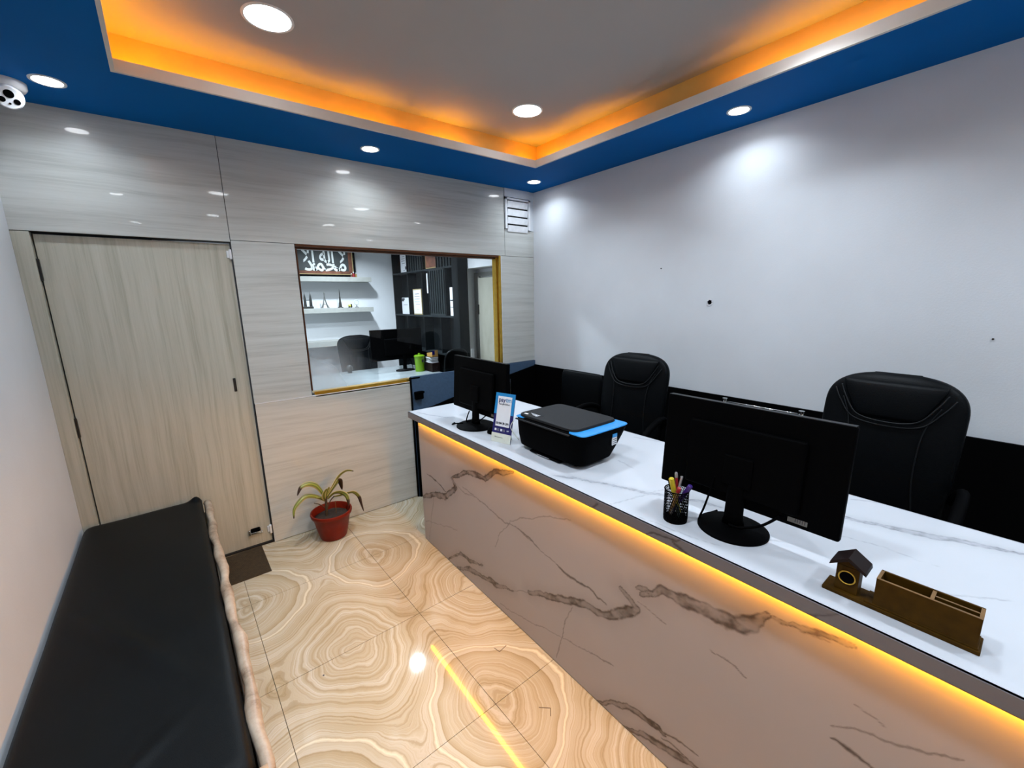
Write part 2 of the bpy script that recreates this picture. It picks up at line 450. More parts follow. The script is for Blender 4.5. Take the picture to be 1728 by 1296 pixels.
# back wall (thin partition) with door and window openings
WX0, WX1, WZ0, WZ1 = -2.148, -.407, 1.040, 2.100
bw = BM(); Y0, Y1 = .012, .095
bx(bw, -3.6, .0, Y0, Y1, 2.088, 3.0)
bx(bw, -3.6, -3.375, Y0, Y1, 0, 2.088)
bx(bw, XD, WX0, Y0, Y1, 0, 2.088)
bx(bw, WX0, WX1, Y0, Y1, 0, WZ0)
bx(bw, WX1, .0, Y0, Y1, 0, 2.088)
wb = struct(link('wall_back', bw, M_dark_gap))
g = .0016
for (x0, x1, z0, z1) in ((-3.47, XD-g, 2.090, 2.70), (XD+g, -.357, 2.101, 2.70), (-.354, -.0, 2.101, 2.342),
                         (XD+g, WX0-.004, 1.040, 2.098), (WX1+.003, .0, 1.082, 2.098), (XD+.004, -1.388, .004, 1.034)):
    link('laminate_panel', box(x0, x1, 0., .0118, z0, z1), M_lam_h, wb, bevel=.0008, seg=1)
link('cover_board', box(-.352, -.055, -.006, .0118, 2.622, 2.70), M_wall, wb)
link('corner_strip', box(-.053, -.0, 0, .0118, 2.344, 2.70), M_wall, wb)
link('white_edge_strip', box(XD+.004, -1.388, -.0015, .0118, 1.0345, 1.0395), M_white_pl, wb)

# door
dr = struct(link('door_1', box(-3.368, XD-.006, .030, .062, .012, 2.078), M_lam_v, bevel=.001, seg=1))
fr = BM(); bx(fr, -3.44, -3.374, .0, .095, 0, 2.086); link('door_frame', fr, M_lam_v, dr, bevel=.001)
for z in (1.899, 1.041):
    link('hinge', box(-3.376, -3.364, .014, .034, z-.055, z+.055), M_dk_metal, dr, bevel=.001)['label'] = 'dark metal hinge'
link('lock_plate', box(-2.614, -2.598, .026, .031, 1.135, 1.225), M_dk_metal, dr, bevel=.002)
for z0, z1 in ((1.985, 2.045), (.075, .135)):
    h = BM(); bx(h, -2.532, -2.519, .006, .032, z0, z1); bx(h, -2.545, -2.530, .022, .031, z0+.008, z1-.008)
    link('hinge', h, M_white_pl, dr, bevel=.0015)['label'] = 'white metal hinge'
lt = BM(); bx(lt, -2.660, -2.575, .020, .031, .098, .112); bx(lt, -2.660, -2.648, .014, .031, .098, .135); bx(lt, -2.587, -2.575, .014, .031, .098, .135)
la = link('floor_latch', lt, M_chrome, dr, bevel=.002); la['label'] = 'chrome latch near the floor'
link('latch_hole', box(-2.646, -2.589, .018, .031, .112, .142), M_black, dr, bevel=.004)
link('threshold', box(-3.374, XD-.002, .02, .09, 0, .010), M_dark_gap, dr)

# window: gold lined opening with one pane
win = BM()
bx(win, WX1-.022, WX1, .0, .094, WZ0, WZ1); bx(win, WX1-.034, WX1-.022, .03, .094, WZ0+.03, WZ1)
wn = struct(link('window_1', win, M_gold, bevel=.0012))
s = BM(); bx(s, WX0, WX1-.022, .0, .094, WZ0, WZ0+.016); bx(s, WX0, WX1-.034, .028, .094, WZ0+.016, WZ0+.034)
link('sill_channel', s, M_gold, wn, bevel=.0012)
s = BM(); bx(s, WX0, WX1-.022, .0, .094, WZ1-.016, WZ1); bx(s, WX0, WX1-.034, .04, .094, WZ1-.028, WZ1-.016)
link('head_lining', s, M_bronze, wn, bevel=.0012)
link('side_lining', box(WX0, WX0+.008, .0, .094, WZ0+.034, WZ1-.028), M_bronze, wn)
link('edge_bead', box(WX1-.001, WX1+.004, -.002, .004, 1.082, WZ1), M_white_pl, wn)
link('pane', box(-.86, .86, -.003, .003, -.51, .51), M_glass, wn, loc=((WX0+.01+WX1-.022)/2, .06, (WZ0+WZ1)/2+.002))
wn.children[-1].scale = (.99, 1, .985)

# dado panels behind the counter
struct(link('trim_1', box(-.016, -.0005, -5.6, -.0125, 0, 1.036), M_black_dado))
t2 = struct(link('trim_2', box(-1.378, -.002, -.012, .0115, 0, 1.079), M_blue_lam, bevel=.001))
link('edge_strip', box(-1.387, -1.378, -.016, .0115, 0, 1.072), M_black_dado, t2)
link('edge_strip', box(-1.378, -1.30, -.0145, -.0125, 1.060, 1.072), M_black_dado, t2)

# ceiling: upper slab, blue dropped border, white lip, cove
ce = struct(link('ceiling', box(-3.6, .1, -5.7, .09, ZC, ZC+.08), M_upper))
XI, YI, YF = -.511, -.617, -5.0
def xl(y): return -2.905 + .026*(-.617-y)*1.0      # left inner edge of the dropped border
def xw(y): return XL - y*k                         # left wall face
def ring(bm, z0, z1, out, inn):
    O = out; I = inn
    for i in range(4):
        q = [O[i], O[(i+1) % 4], I[(i+1) % 4], I[i]]
        prism(bm, q, 'z', z0, z1)
    return bm
OUT = [(-.0, -.0), (-.0, -5.68), (xw(-5.68)-.0, -5.68), (xw(0), -.0)]
def inner(d):
    return [(XI+d, YI+d), (XI+d, YF-d), (xl(YF)-d, YF-d), (xl(YI)-d, YI+d)]
link('dropped_border', ring(BM(), ZS, ZS+.012, OUT, inner(0)), M_blue, ce)
link('white_lip', ring(BM(), ZS-.0005, ZS+.050, inner(.014), inner(-.001)), M_fascia, ce)
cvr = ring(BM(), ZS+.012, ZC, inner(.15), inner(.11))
link('cove_wall', cvr, M_cove_glow, ce)

# amber strips lying in the cove, here and there lifted towards the ceiling
def cove_path(a, b, lifts):
    """the strip wanders between the lip and the cove wall; where it comes close to the wall the glow is stronger"""
    P = []; n = 60; A = Vector((a[0], a[1], 0)); B = Vector((b[0], b[1], 0)); dr_ = (B-A).normalized()
    nn = Vector((dr_.y, -dr_.x, 0)); ctr = Vector((-1.7, -2.8, 0))
    if (ctr-A).dot(nn) > 0: nn = -nn
    for i in range(n+1):
        t = i/n; push = 0.
        for (c, w_, h) in lifts: push += h*math.exp(-((t-c)/w_)**2)
        p = A+(B-A)*t+nn*min(.075, push*1.0)
        P.append((p.x, p.y, ZS+.0185+min(.010, push*.1)))
    return P
def cove_radii(lifts):
    return [.0016+min(.0065, .075*sum(h*math.exp(-((i/60-c)/w_)**2) for c, w_, h in lifts)) for i in range(61)]
d = .010; I = inner(d)
strips = [(I[3], I[0], [(0., .05, .07), (.12, .10, .05), (.28,.08,.03), (.47, .06, .05), (.70, .05, .10), (1., .05, .09)], 'amber cove light strip above the door and window wall'),
          (I[0], I[1], [(0., .04, .09), (.12, .05, .04), (.40, .05, .05), (.55, .08, .03), (.8, .1, .05)], 'amber cove light strip along the white right wall'),
          (I[3], I[2], [(0., .10, .09), (.3, .2, .06)], 'amber cove light strip on the left side above the black bench')]
for a, b, lf, lab in strips:
    o = link('cove_light_strip', tube(BM(), cove_path(a, b, lf), cove_radii(lf), 6), M_cove)
    tag(o, lab, 'light strip', 'amber cove light strips')

# cabin behind the window
struct(link('wall_far', box(-2.9, .3, 3.20, 3.30, -.05, 2.9), M_wall_in))
struct(link('wall_cabin_left', box(-2.9, -2.8, .095, 3.20, -.05, 2.9), M_wall_in))
cr = BM(); bx(cr, .0, .32, 1.33, 3.20, -.05, 2.9); bx(cr, .19, .32, .10, 1.33, -.05, 2.9); bx(cr, .0, .19, .10, 1.33, 2.076, 2.9)
struct(link('wall_cabin_right', cr, M_wall_in))
struct(link('ceiling.001', box(-2.9, .3, .095, 3.3, 2.72, 2.8), M_wall_in))
struct(link('floor.001', box(-2.9, .3, .012, 3.3, -.10, -.004), M_grout))
d2 = struct(link('door_2', box(.150, .186, .30, 1.235, .0, 1.965), M_lam_v, bevel=.001))
f2 = BM(); bx(f2, .150, .1895, 1.262, 1.328, 0, 2.03); bx(f2, .150, .1895, .30, 1.262, 1.99, 2.03)
link('door_frame', f2, M_shelf_w, d2, bevel=.001)
link('door_stop', box(.160, .1895, 1.236, 1.261, 0, 1.99), M_dk_metal if False else M_shelf_w, d2)
link('hinge', box(.140, .152, 1.228, 1.246, 1.52, 1.64), M_dk_metal, d2)

# ================================================================== LIGHTS
def downlight(x, y, z, r, power, label, grp, cat='ceiling light', spread=math.radians(142)):
    e = empty('downlight', (x, y, z), 0, label, cat, grp)
    rr = BM(); n = 32
    loft(rr, [((0,0,.004), r+.012), ((0,0,-.003), r+.012), ((0,0,-.005), r+.006), ((0,0,-.003), r)], n, cap=False)
    link('rim', rr, M_lamp_rim, e, smooth=True)
    bm = BM(); cyl(bm, (0,0,-.0025), r+.001, .004, n); link('diffuser', bm, M_lamp, e)
    lamp(x, y, -.008, r*.95, power, (.78,.89,1.), spread, e)
    return e
SL = ['small recessed downlight in the blue border at the corner above the vent grille',
      'small recessed downlight in the blue border above the window, left of the vent grille',
      'small recessed downlight in the blue border beside the white camera',
      'small recessed downlight in the blue border over the white right wall',
      'small recessed downlight in the blue border, behind the viewer on the right',
      'small recessed downlight in the blue border over the left wall, near the middle',
      'small recessed downlight in the blue border over the left wall, behind the viewer',
      'small recessed downlight in the rear blue border, right', 'small recessed downlight in the rear blue border, middle',
      'small recessed downlight in the rear blue border, left']
for (x, y), l in zip(SPOTS, SL): downlight(x, y, ZS, .050, SPOT_W, l, 'small downlights in the blue border')
CL = ['large round light in the grey ceiling nearest the corner of the room', 'large round light in the grey ceiling above the door side',
      'large round light in the grey ceiling over the counter, cut by the photo top', 'large round light in the grey ceiling over the passage, above the viewer',
      'large round light in the grey ceiling behind the viewer, right', 'large round light in the grey ceiling behind the viewer, left']
for (x, y), l in zip(CEILS, CL): downlight(x, y, ZC, .088, PANEL_W, l, 'large round lights in the grey ceiling', spread=math.radians(116))
for x, y, lab_ in ((-1.1, 1.0, 'added unseen downlight of the back room nearest the window'), (-1.1, 2.2, 'added unseen downlight of the back room above the desk'), (-2.3, 1.6, 'added unseen downlight of the back room behind the door side')): downlight(x, y, 2.72, .07, 48., lab_, 'added downlights behind the window')  # out of view, added to brighten the back room

# ================================================================== MARBLE VEINS
FRONT_VEINS = [
  (0.028,0.85,[(-0.662,0.332),(-0.859,0.420),(-0.999,0.461),(-1.145,0.572),(-1.099,0.621)]),
  (0.03,0.85,[(-1.099,0.621),(-1.262,0.718),(-1.403,0.745),(-1.469,0.743),(-1.565,0.818),(-1.720,0.865)]),
  (0.009,0.9,[(-0.753,0.536),(-0.884,0.529),(-1.014,0.501)]),
  (0.004,0.5,[(-1.147,0.600),(-1.251,0.573),(-1.394,0.602),(-1.523,0.584)]),
  (0.006,0.6,[(-1.219,0.607),(-1.438,0.594),(-1.652,0.562),(-1.738,0.579),(-1.876,0.553),(-2.036,0.522)]),
  (0.011,0.9,[(-2.036,0.522),(-2.116,0.509),(-2.220,0.519),(-2.316,0.494)]),
  (0.009,0.8,[(-1.738,0.579),(-1.838,0.569),(-1.913,0.544)]),
  (0.004,0.5,[(-1.696,0.582),(-1.603,0.480),(-1.551,0.371)]),
  (0.004,0.5,[(-1.696,0.589),(-1.781,0.647),(-1.859,0.674),(-1.968,0.734),(-2.120,0.781)]),
  (0.016,0.9,[(-1.005,0.013),(-1.164,0.137),(-1.271,0.144),(-1.414,0.186)]),
  (0.026,0.85,[(-1.122,0.010),(-1.266,0.080),(-1.409,0.107),(-1.565,0.147),(-1.706,0.191)]),
  (0.006,0.5,[(-1.706,0.191),(-1.853,0.276)]),
  (0.03,0.85,[(-1.833,0.264),(-1.948,0.316),(-2.036,0.350),(-2.118,0.394),(-2.208,0.425),(-2.264,0.431),(-2.318,0.450),(-2.415,0.523),(-2.459,0.574),(-2.424,0.596),(-2.381,0.615)]),
  (0.036,0.8,[(-2.470,0.643),(-2.530,0.669),(-2.557,0.706),(-2.612,0.711),(-2.689,0.726),(-2.737,0.726),(-2.810,0.741),(-2.836,0.767),(-2.884,0.819)]),
  (0.02,0.8,[(-2.530,0.669),(-2.490,0.665),(-2.448,0.655)]),
  (0.018,0.7,[(-2.884,0.819),(-2.932,0.824),(-2.987,0.844),(-3.038,0.858),(-3.077,0.862)]),
  (0.008,0.5,[(-2.932,0.824),(-2.944,0.825),(-2.989,0.830),(-3.030,0.838)]),
  (0.004,0.5,[(-1.585,0.045),(-1.724,0.063),(-2.054,0.163),(-2.351,0.241)]),
  (0.005,0.55,[(-2.134,0.372),(-2.095,0.274),(-2.063,0.141),(-2.037,0.030)]),
  (0.006,0.55,[(-2.457,0.606),(-2.512,0.598),(-2.575,0.587)]),
  (0.004,0.45,[(-0.685,0.155),(-1.130,0.287)]),
  (0.006,0.5,[(-0.834,0.391),(-0.783,0.239),(-0.765,0.159),(-0.722,0.019)]),
  (0.022,1,[(-2.295,0.002),(-2.378,0.071),(-2.442,0.112),(-2.484,0.124),(-2.531,0.131),(-2.577,0.141),(-2.599,0.134)]),
  (0.008,0.9,[(-2.599,0.142),(-2.620,0.147),(-2.668,0.163),(-2.726,0.172)]),
  (0.022,0.9,[(-2.421,-0.004),(-2.468,0.023),(-2.528,0.052),(-2.588,0.070),(-2.638,0.085),(-2.689,0.102),(-2.721,0.111),(-2.768,0.122)]),
  (0.006,0.9,[(-2.590,0.105),(-2.622,0.117),(-2.657,0.117),(-2.705,0.115)]),
  (0.004,0.7,[(-2.743,0.597),(-2.788,0.598),(-2.815,0.593),(-2.847,0.584)]),
  (0.004,0.6,[(-2.254,0.217),(-2.362,0.246)]),
  (0.005,0.6,[(-3.049,0.608),(-3.076,0.627),(-3.102,0.642),(-3.127,0.652),(-3.152,0.654),(-3.179,0.668),(-3.206,0.688),(-3.233,0.706),(-3.272,0.721)]),
  (0.008,0.95,[(-3.054,0.571),(-3.082,0.574),(-3.110,0.572),(-3.145,0.567)]),
  (0.004,0.5,[(-3.086,0.705),(-3.110,0.703),(-3.129,0.700),(-3.142,0.691)]),
]
TOP_VEINS = [
  (0.02,0.55,[(-1.184,-2.879),(-1.150,-2.918),(-1.125,-2.990),(-1.102,-3.076),(-1.063,-3.154),(-1.035,-3.228),(-1.006,-3.299),(-1.001,-3.362)]),
  (0.004,0.3,[(-1.290,-2.947),(-1.270,-3.049),(-1.272,-3.154)]),
  (0.005,0.35,[(-1.537,-3.100),(-1.420,-3.173),(-1.320,-3.289)]),
  (0.014,0.5,[(-1.509,-2.361),(-1.465,-2.440),(-1.405,-2.554),(-1.390,-2.628)]),
  (0.014,0.5,[(-1.655,-2.030),(-1.605,-2.117),(-1.550,-2.246),(-1.512,-2.337),(-1.474,-2.442)]),
  (0.005,0.3,[(-1.681,-2.353),(-1.425,-2.410)]),
  (0.01,0.4,[(-1.651,-0.683),(-1.567,-0.919),(-1.496,-1.008)]),
  (0.006,0.35,[(-1.314,-2.102),(-1.336,-2.209)]),
  (0.008,0.4,[(-0.983,-1.952),(-0.936,-2.099)]),
  (0.005,0.3,[(-1.668,-2.474),(-1.653,-2.646),(-1.629,-2.736)]),
  (0.008,0.4,[(-0.978,-2.889),(-0.939,-2.958)]),
]
FASCIA_VEINS = [
  (0.005,0.9,[(-2.509,0.921),(-2.544,0.938),(-2.573,0.941),(-2.602,0.941),(-2.623,0.943),(-2.639,0.955)]),
  (0.008,0.9,[(-2.602,0.941),(-2.630,0.932),(-2.652,0.922),(-2.668,0.914)]),
  (0.004,0.8,[(-1.156,0.914),(-1.217,0.945),(-1.291,0.949),(-1.351,0.926)]),
  (0.008,0.7,[(-0.928,0.937),(-0.949,0.926)]),
  (0.01,0.8,[(-2.275,0.925),(-2.307,0.951)]),
  (0.003,0.6,[(-2.964,0.903),(-3.050,0.955)]),
]

_rng = np.random.RandomState(3); _tab = _rng.rand(256, 256)
def vnoise(x, y):
    xi, yi = np.floor(x).astype(int), np.floor(y).astype(int); fx, fy = x-xi, y-yi
    fx, fy = fx*fx*(3-2*fx), fy*fy*(3-2*fy); T = _tab
    a, b = T[xi % 256, yi % 256], T[(xi+1) % 256, yi % 256]; c, d_ = T[xi % 256, (yi+1) % 256], T[(xi+1) % 256, (yi+1) % 256]
    return (a*(1-fx)+b*fx)*(1-fy)+(c*(1-fx)+d_*fx)*fy - .5
def fbm(x, y): return vnoise(x, y)+.5*vnoise(x*2.1+7, y*2.1+3)+.25*vnoise(x*4.3+1, y*4.3+9)
def veined_panel(name, mat, O, U, V, nu, nv, coords, veins, parent, thick):
    """a dense grid O+U*s+V*t with the vein strength stored per vertex; coords(s,t) gives the vein-plane coordinates"""
    s = np.linspace(0, 1, nu); t = np.linspace(0, 1, nv); Sg, Tg = np.meshgrid(s, t, indexing='ij')
    P = np.array(O)[None, None]+Sg[..., None]*np.array(U)+Tg[..., None]*np.array(V)
    a, b = coords(P)
    wob = .007
    a2 = a+wob*fbm(a*22, b*22)*1.6+.003*fbm(a*90, b*90); b2 = b+wob*fbm(a*22+50, b*22+50)*1.6+.003*fbm(a*90+31, b*90+17)
    val = np.zeros_like(a)
    for wd, st, pts in veins:
        L = len(pts)-1
        x0 = min(p[0] for p in pts)-.06; x1 = max(p[0] for p in pts)+.06; y0 = min(p[1] for p in pts)-.06; y1 = max(p[1] for p in pts)+.06
        msk = (a > x0) & (a < x1) & (b > y0) & (b < y1)
        if not msk.any(): continue
        A, B = a2[msk], b2[msk]; best = np.full(A.shape, 9.); pos = np.zeros(A.shape)
        for i in range(L):
            p, q = np.array(pts[i]), np.array(pts[i+1]); dq = q-p; l2 = dq@dq+1e-9
            u = np.clip(((A-p[0])*dq[0]+(B-p[1])*dq[1])/l2, 0, 1)
            ds = np.hypot(A-p[0]-u*dq[0], B-p[1]-u*dq[1]); k2 = ds < best
            best = np.where(k2, ds, best); pos = np.where(k2, (i+u)/L, pos)
        taper = .35+.65*np.sin(np.pi*np.clip(pos, .02, .98))**.5
        hw = .5*wd*1.25*taper*(1+.75*fbm(A*11+5, B*11)); hw = np.maximum(hw, .0026)
        core = np.clip((1.15-best/hw)*3, 0, 1) if wd > .012 else np.clip(1.3-best/hw, 0, 1)
        edge = np.exp(-((best/hw-.85)/.28)**2)
        tex = np.clip(.45+.55*edge+.9*fbm(A*26+B*20, B*34-A*12), .3, 1.) if wd > .012 else 1.
        halo = .16*np.exp(-(best/(wd*1.6))**2) if wd > .012 else 0
        val[msk] = np.maximum(val[msk], np.clip(st*core*tex+halo, 0, 1))
    me = bpy.data.meshes.new(name)
    idx = np.arange(nu*nv).reshape(nu, nv)
    q = np.stack([idx[:-1, :-1], idx[1:, :-1], idx[1:, 1:], idx[:-1, 1:]], -1).reshape(-1, 4)
    me.vertices.add(nu*nv); me.vertices.foreach_set('co', P.reshape(-1).astype(np.float32))
    me.loops.add(q.size); me.loops.foreach_set('vertex_index', q.reshape(-1).astype(np.int32))
    me.polygons.add(len(q)); me.polygons.foreach_set('loop_start', np.arange(0, q.size, 4, dtype=np.int32))
    me.polygons.foreach_set('loop_total', np.full(len(q), 4, dtype=np.int32))
    me.update(calc_edges=True); me.validate()
    at = me.attributes.new('vein', 'FLOAT', 'POINT'); at.data.foreach_set('value', val.reshape(-1).astype(np.float32))
    me.materials.append(mat)
    o = bpy.data.objects.new(name, me); COL.objects.link(o)
    if parent: o.parent = parent
    md = o.modifiers.new('thickness', 'SOLIDIFY'); md.thickness = thick; md.offset = -1
    return o

# ================================================================== RECEPTION COUNTER
CXF, CXE, CXR, CZ, CZS = -1.640, -1.690, -.930, .960, .919
CY0, CY1 = -.620, -4.6
ct = empty('reception_counter', (0, 0, 0), 0, 'long reception counter with white marble top and veined beige front lit by an amber strip', 'counter')
veined_panel('front_panel', M_marble_f, (CXF, -.662, .004), (0, CY1+.662, 0), (0, 0, CZS-.006), 1060, 230, lambda P: (P[..., 1], P[..., 2]), FRONT_VEINS, ct, .018)
veined_panel('marble_top', M_marble_t, (CXE+.0005, CY0, CZ), (CXR-CXE-.001, 0, 0), (0, CY1-CY0, 0), 130, 640, lambda P: (P[..., 0], P[..., 1]), TOP_VEINS, ct, -.006)
veined_panel('edge_board', M_marble_e, (CXE, CY0, CZS), (0, CY1-CY0, 0), (0, 0, CZ-CZS-.0), 700, 12, lambda P: (P[..., 1], P[..., 2]), FASCIA_VEINS, ct, .008)
link('slab_core', box(CXE+.010, CXR, CY1, CY0-.0005, CZS+.002, CZ-.008), M_marble_e, ct)
link('end_board', box(CXE+.0005, CXR, CY0-.0005, CY0+.004, CZS, CZ-.0005), M_marble_t, ct)
link('end_panel', box(CXF+.020, -1.00, -.680, -.664, 0, CZS), M_black_dado, ct)
for y in (-1.60, -2.70, -3.80, -4.58):
    link('inner_support', box(CXF+.022, -1.02, y, y+.018, 0, CZS), M_black_dado, ct)
link('inner_shelf', box(CXF+.022, -1.06, -4.56, -.682, .62, .638), M_black_dado, ct)
tag(link('counter_light_strip', box(-1.6560, -1.6450, CY1, -.668, .9085, .9180), M_led), 'thin amber light strip glowing under the front edge of the counter top', 'light strip')

# ================================================================== BENCH, DOORMAT, POT PLANT
BA = k                                        # bench follows the left wall
bench = empty('bench', (-3.14, -.03, 0), 0, 'long low bench with black cloth mattress and worn cream wooden rail along the left wall', 'bench')
bench.matrix_world = Matrix.Translation((-3.14, -.03, 0)) @ Matrix(((1, -BA, 0, 0), (0, 1, 0, 0), (0, 0, 1, 0), (0, 0, 0, 1)))
bench.matrix_world = Matrix.Translation((-3.14, -.03, 0)) @ Matrix.Rotation(BA, 4, 'Z')
# mattress: local x -.28..+.255, y 0..-2.06
nx, ny = 46, 130
bm = BM(); Vt = []
for i in range(nx+1):
    row = []
    for j in range(ny+1):
        u, v = i/nx, j/ny; x = -.284+.540*u; y = -.012-2.06*v
        e = min(u, 1-u)*.54; ey = min(v, 1-v)*2.06
        z = .487-.022*math.exp(-e/.012)-.022*math.exp(-ey/.012)
        dgl = (x+.05)*.95+(y+1.28)*.52; dg2 = (y+1.28)*.95-(x+.05)*.52
        z += .014*math.exp(-(dgl/.040)**2)*math.exp(-(dg2/.34)**2)          # one long diagonal crease
        z += .012*math.exp(-((x+.02-(y+1.9)*1.1)/.03)**2)*math.exp(-((y+1.95)/.12)**2)
        z += .0020*math.sin(x*13+y*4)*math.sin(y*5+1)
        z += .030*math.exp(-((u-.95)/.06)**2)*math.exp(-((v-.004)/.014)**2)       # pulled-up corner by the door
        row.append(bm.verts.new((x, y, z)))
    Vt.append(row)
for i in range(nx):
    for j in range(ny): bm.faces.new((Vt[i][j], Vt[i+1][j], Vt[i+1][j+1], Vt[i][j+1]))
bd = [Vt[i][0] for i in range(nx+1)]+[Vt[nx][j] for j in range(1, ny+1)]+[Vt[i][ny] for i in range(nx-1, -1, -1)]+[Vt[0][j] for j in range(ny-1, 0, -1)]
lo = [bm.verts.new((v.co.x, v.co.y, .385)) for v in bd]
for i in range(len(bd)): bm.faces.new((bd[i], lo[i], lo[(i+1) % len(bd)], bd[(i+1) % len(bd)]))
bm.faces.new(lo)
link('mattress', bm, M_mattress, bench, smooth=True)
pp = []; rr = []
for i in range(41):
    t = i/40; pp.append((.281+.004*math.sin(t*19)+.003*math.sin(t*47), -.05-2.06*t, .452+.004*math.sin(t*23+1))); rr.append(.0195+.003*math.sin(t*37)+.002*math.sin(t*71+2))
link('side_rail', tube(BM(), pp, rr, 12), M_rail, bench, smooth=True)
link('end_rail', tube(BM(), [(-.27, -2.095, .44), (0, -2.098, .446), (.282, -2.095, .455)], .020, 12), M_rail, bench, smooth=True)
link('side_apron', box(.262, .280, -2.07, -.02, .36, .43), M_rail, bench, bevel=.003)
link('platform', box(-.28, .262, -2.07, -.02, .365, .384), M_rail, bench)
for x in (-.262, .262):
    for y in (-.045, -1.05, -2.075):
        link('leg', tube(BM(), [(x, y, .0), (x, y, .37)], [.021, .024], 12), M_rail, bench, smooth=True)

mt = empty('doormat', (-2.68, -.165, 0), math.radians(1.2), 'small dark brown ribbed doormat in front of the door beside the bench', 'doormat')
link('backing', box(-.165, .088, -.20, .165, .0005, .006), M_mat, mt, bevel=.001)
bm = BM()
for i in range(35): bx(bm, -.161, .084, -.196+i*.0102, -.196+i*.0102+.0055, .006, .010)
link('rib', bm, M_mat, mt)['kind'] = 'stuff'

pot = empty('potted_plant', (-2.150, -.180, 0), 0, 'wilting long-leaved plant in a round terracotta plastic pot on the floor tiles', 'plant')
pr = BM(); n = 40
loft(pr, [((0,0,.001), .088), ((0,0,.012), .094), ((0,0,.09), .112), ((0,0,.172), .128), ((0,0,.178), .140), ((0,0,.196), .144), ((0,0,.205), .141), ((0,0,.206), .133), ((0,0,.19), .126), ((0,0,.10), .11)], n)
link('pot', pr, M_terra, pot, smooth=True).modifiers.new('e', 'EDGE_SPLIT').split_angle = 1.0
sb = BM(); R = []
for r in (0, .03, .06, .09, .118):
    R.append([sb.verts.new((r*math.cos(a*2*PI/20), r*math.sin(a*2*PI/20), .168+.008*random.random()-(.012 if r > .1 else 0))) for a in range(20)] if r else [sb.verts.new((0,0,.176))])
for a in range(20): sb.faces.new((R[0][0], R[1][a], R[1][(a+1) % 20]))
for q in range(1, 4):
    for a in range(20): sb.faces.new((R[q][a], R[q][(a+1) % 20], R[q+1][(a+1) % 20], R[q+1][a]))
link('soil', sb, M_soil, pot, smooth=True)
M_stem = pm('brown_stem', (.05,.035,.02), .6)
st = BM()
tube(st, smooth_path([(-.036,.0,.16), (-.030,.0,.24), (-.027,.0,.325)]), .009, 8)
tube(st, smooth_path([(-.028,.0,.22), (.0,.0,.275), (.03,-.01,.31)]), .0035, 6)
tube(st, smooth_path([(-.03,.0,.22), (-.07,.0,.27), (-.11,-.01,.30)]), .003, 6)
link('stem', st, M_stem, pot, smooth=True)
link('stick', tube(BM(), [(.028,-.02,.165), (.030,-.02,.275)], .0022, 6), M_wood_edge, pot)
def leaf(pts, wd, tipstart=1., dy=0., twist=0., fold=.25):
    P = smooth_path([(x+2.150, dy*i/(len(pts)-1)-.0, z) for i, (x, z) in enumerate(pts)], 7); m = len(P)
    bm = BM(); L = []; tip = []; ed = []
    for i, p in enumerate(P):
        t = i/(m-1); a = P[max(i-1, 0)]; b = P[min(i+1, m-1)]; dd = (b-a).normalized()
        side = dd.cross(Vector((0, -1, 0))).normalized()
        side = (Vector((0, 1, 0))*math.cos(.9+twist*t)+side*math.sin(.9+twist*t)).normalized()
        w_ = wd*(math.sin(PI*min(1, .12+t*.88))**.7)*.5+.0006; nrm = dd.cross(side).normalized()
        row = []
        for c in (-1, -.5, 0, .5, 1):
            row.append(bm.verts.new(p+side*w_*c+nrm*abs(c)*w_*fold)); tip.append(t if tipstart < 1 else 0.); ed.append(abs(c))
        L.append(row)
    for a, b in zip(L, L[1:]):
        for q in range(4): bm.faces.new((a[q], a[q+1], b[q+1], b[q]))
    o = link('leaf', bm, M_leaf, pot, smooth=True)
    A = o.data.attributes.new('tip', 'FLOAT', 'POINT'); A.data.foreach_set('value', [max(0, min(1, .77+(v-tipstart)*2)) if tipstart < 1 else 0. for v in tip])
    A = o.data.attributes.new('edge', 'FLOAT', 'POINT'); A.data.foreach_set('value', ed)
    md = o.modifiers.new('thick', 'SOLIDIFY'); md.thickness = .0012
    return o
leaf([(-2.178,.310),(-2.207,.385),(-2.237,.434),(-2.285,.462),(-2.336,.455),(-2.366,.405)], .040, .80, -.05)
leaf([(-2.180,.290),(-2.237,.344),(-2.303,.375),(-2.355,.358),(-2.397,.315),(-2.408,.255)], .034, .93, -.07)
leaf([(-2.172,.320),(-2.118,.378),(-2.075,.432),(-2.035,.458),(-1.997,.463),(-1.955,.445)], .038, .93, .03)
leaf([(-2.165,.295),(-2.122,.333),(-2.076,.332),(-2.046,.298),(-2.044,.235)], .044, .82, -.08)
leaf([(-2.120,.300),(-2.079,.300),(-2.027,.303),(-1.984,.298),(-1.953,.258),(-1.943,.206),(-1.930,.135)], .032, .66, -.04)
leaf([(-2.180,.300),(-2.185,.345),(-2.171,.392)], .060, 1., -.03, fold=.1)
leaf([(-2.172,.300),(-2.160,.350),(-2.150,.392)], .046, 1., -.01, fold=.1)
leaf([(-2.160,.320),(-2.099,.380),(-2.069,.408),(-2.058,.370),(-2.050,.320)], .042, .45, .04)
leaf([(-2.185,.300),(-2.210,.330),(-2.250,.345)], .014, .95, -.03)

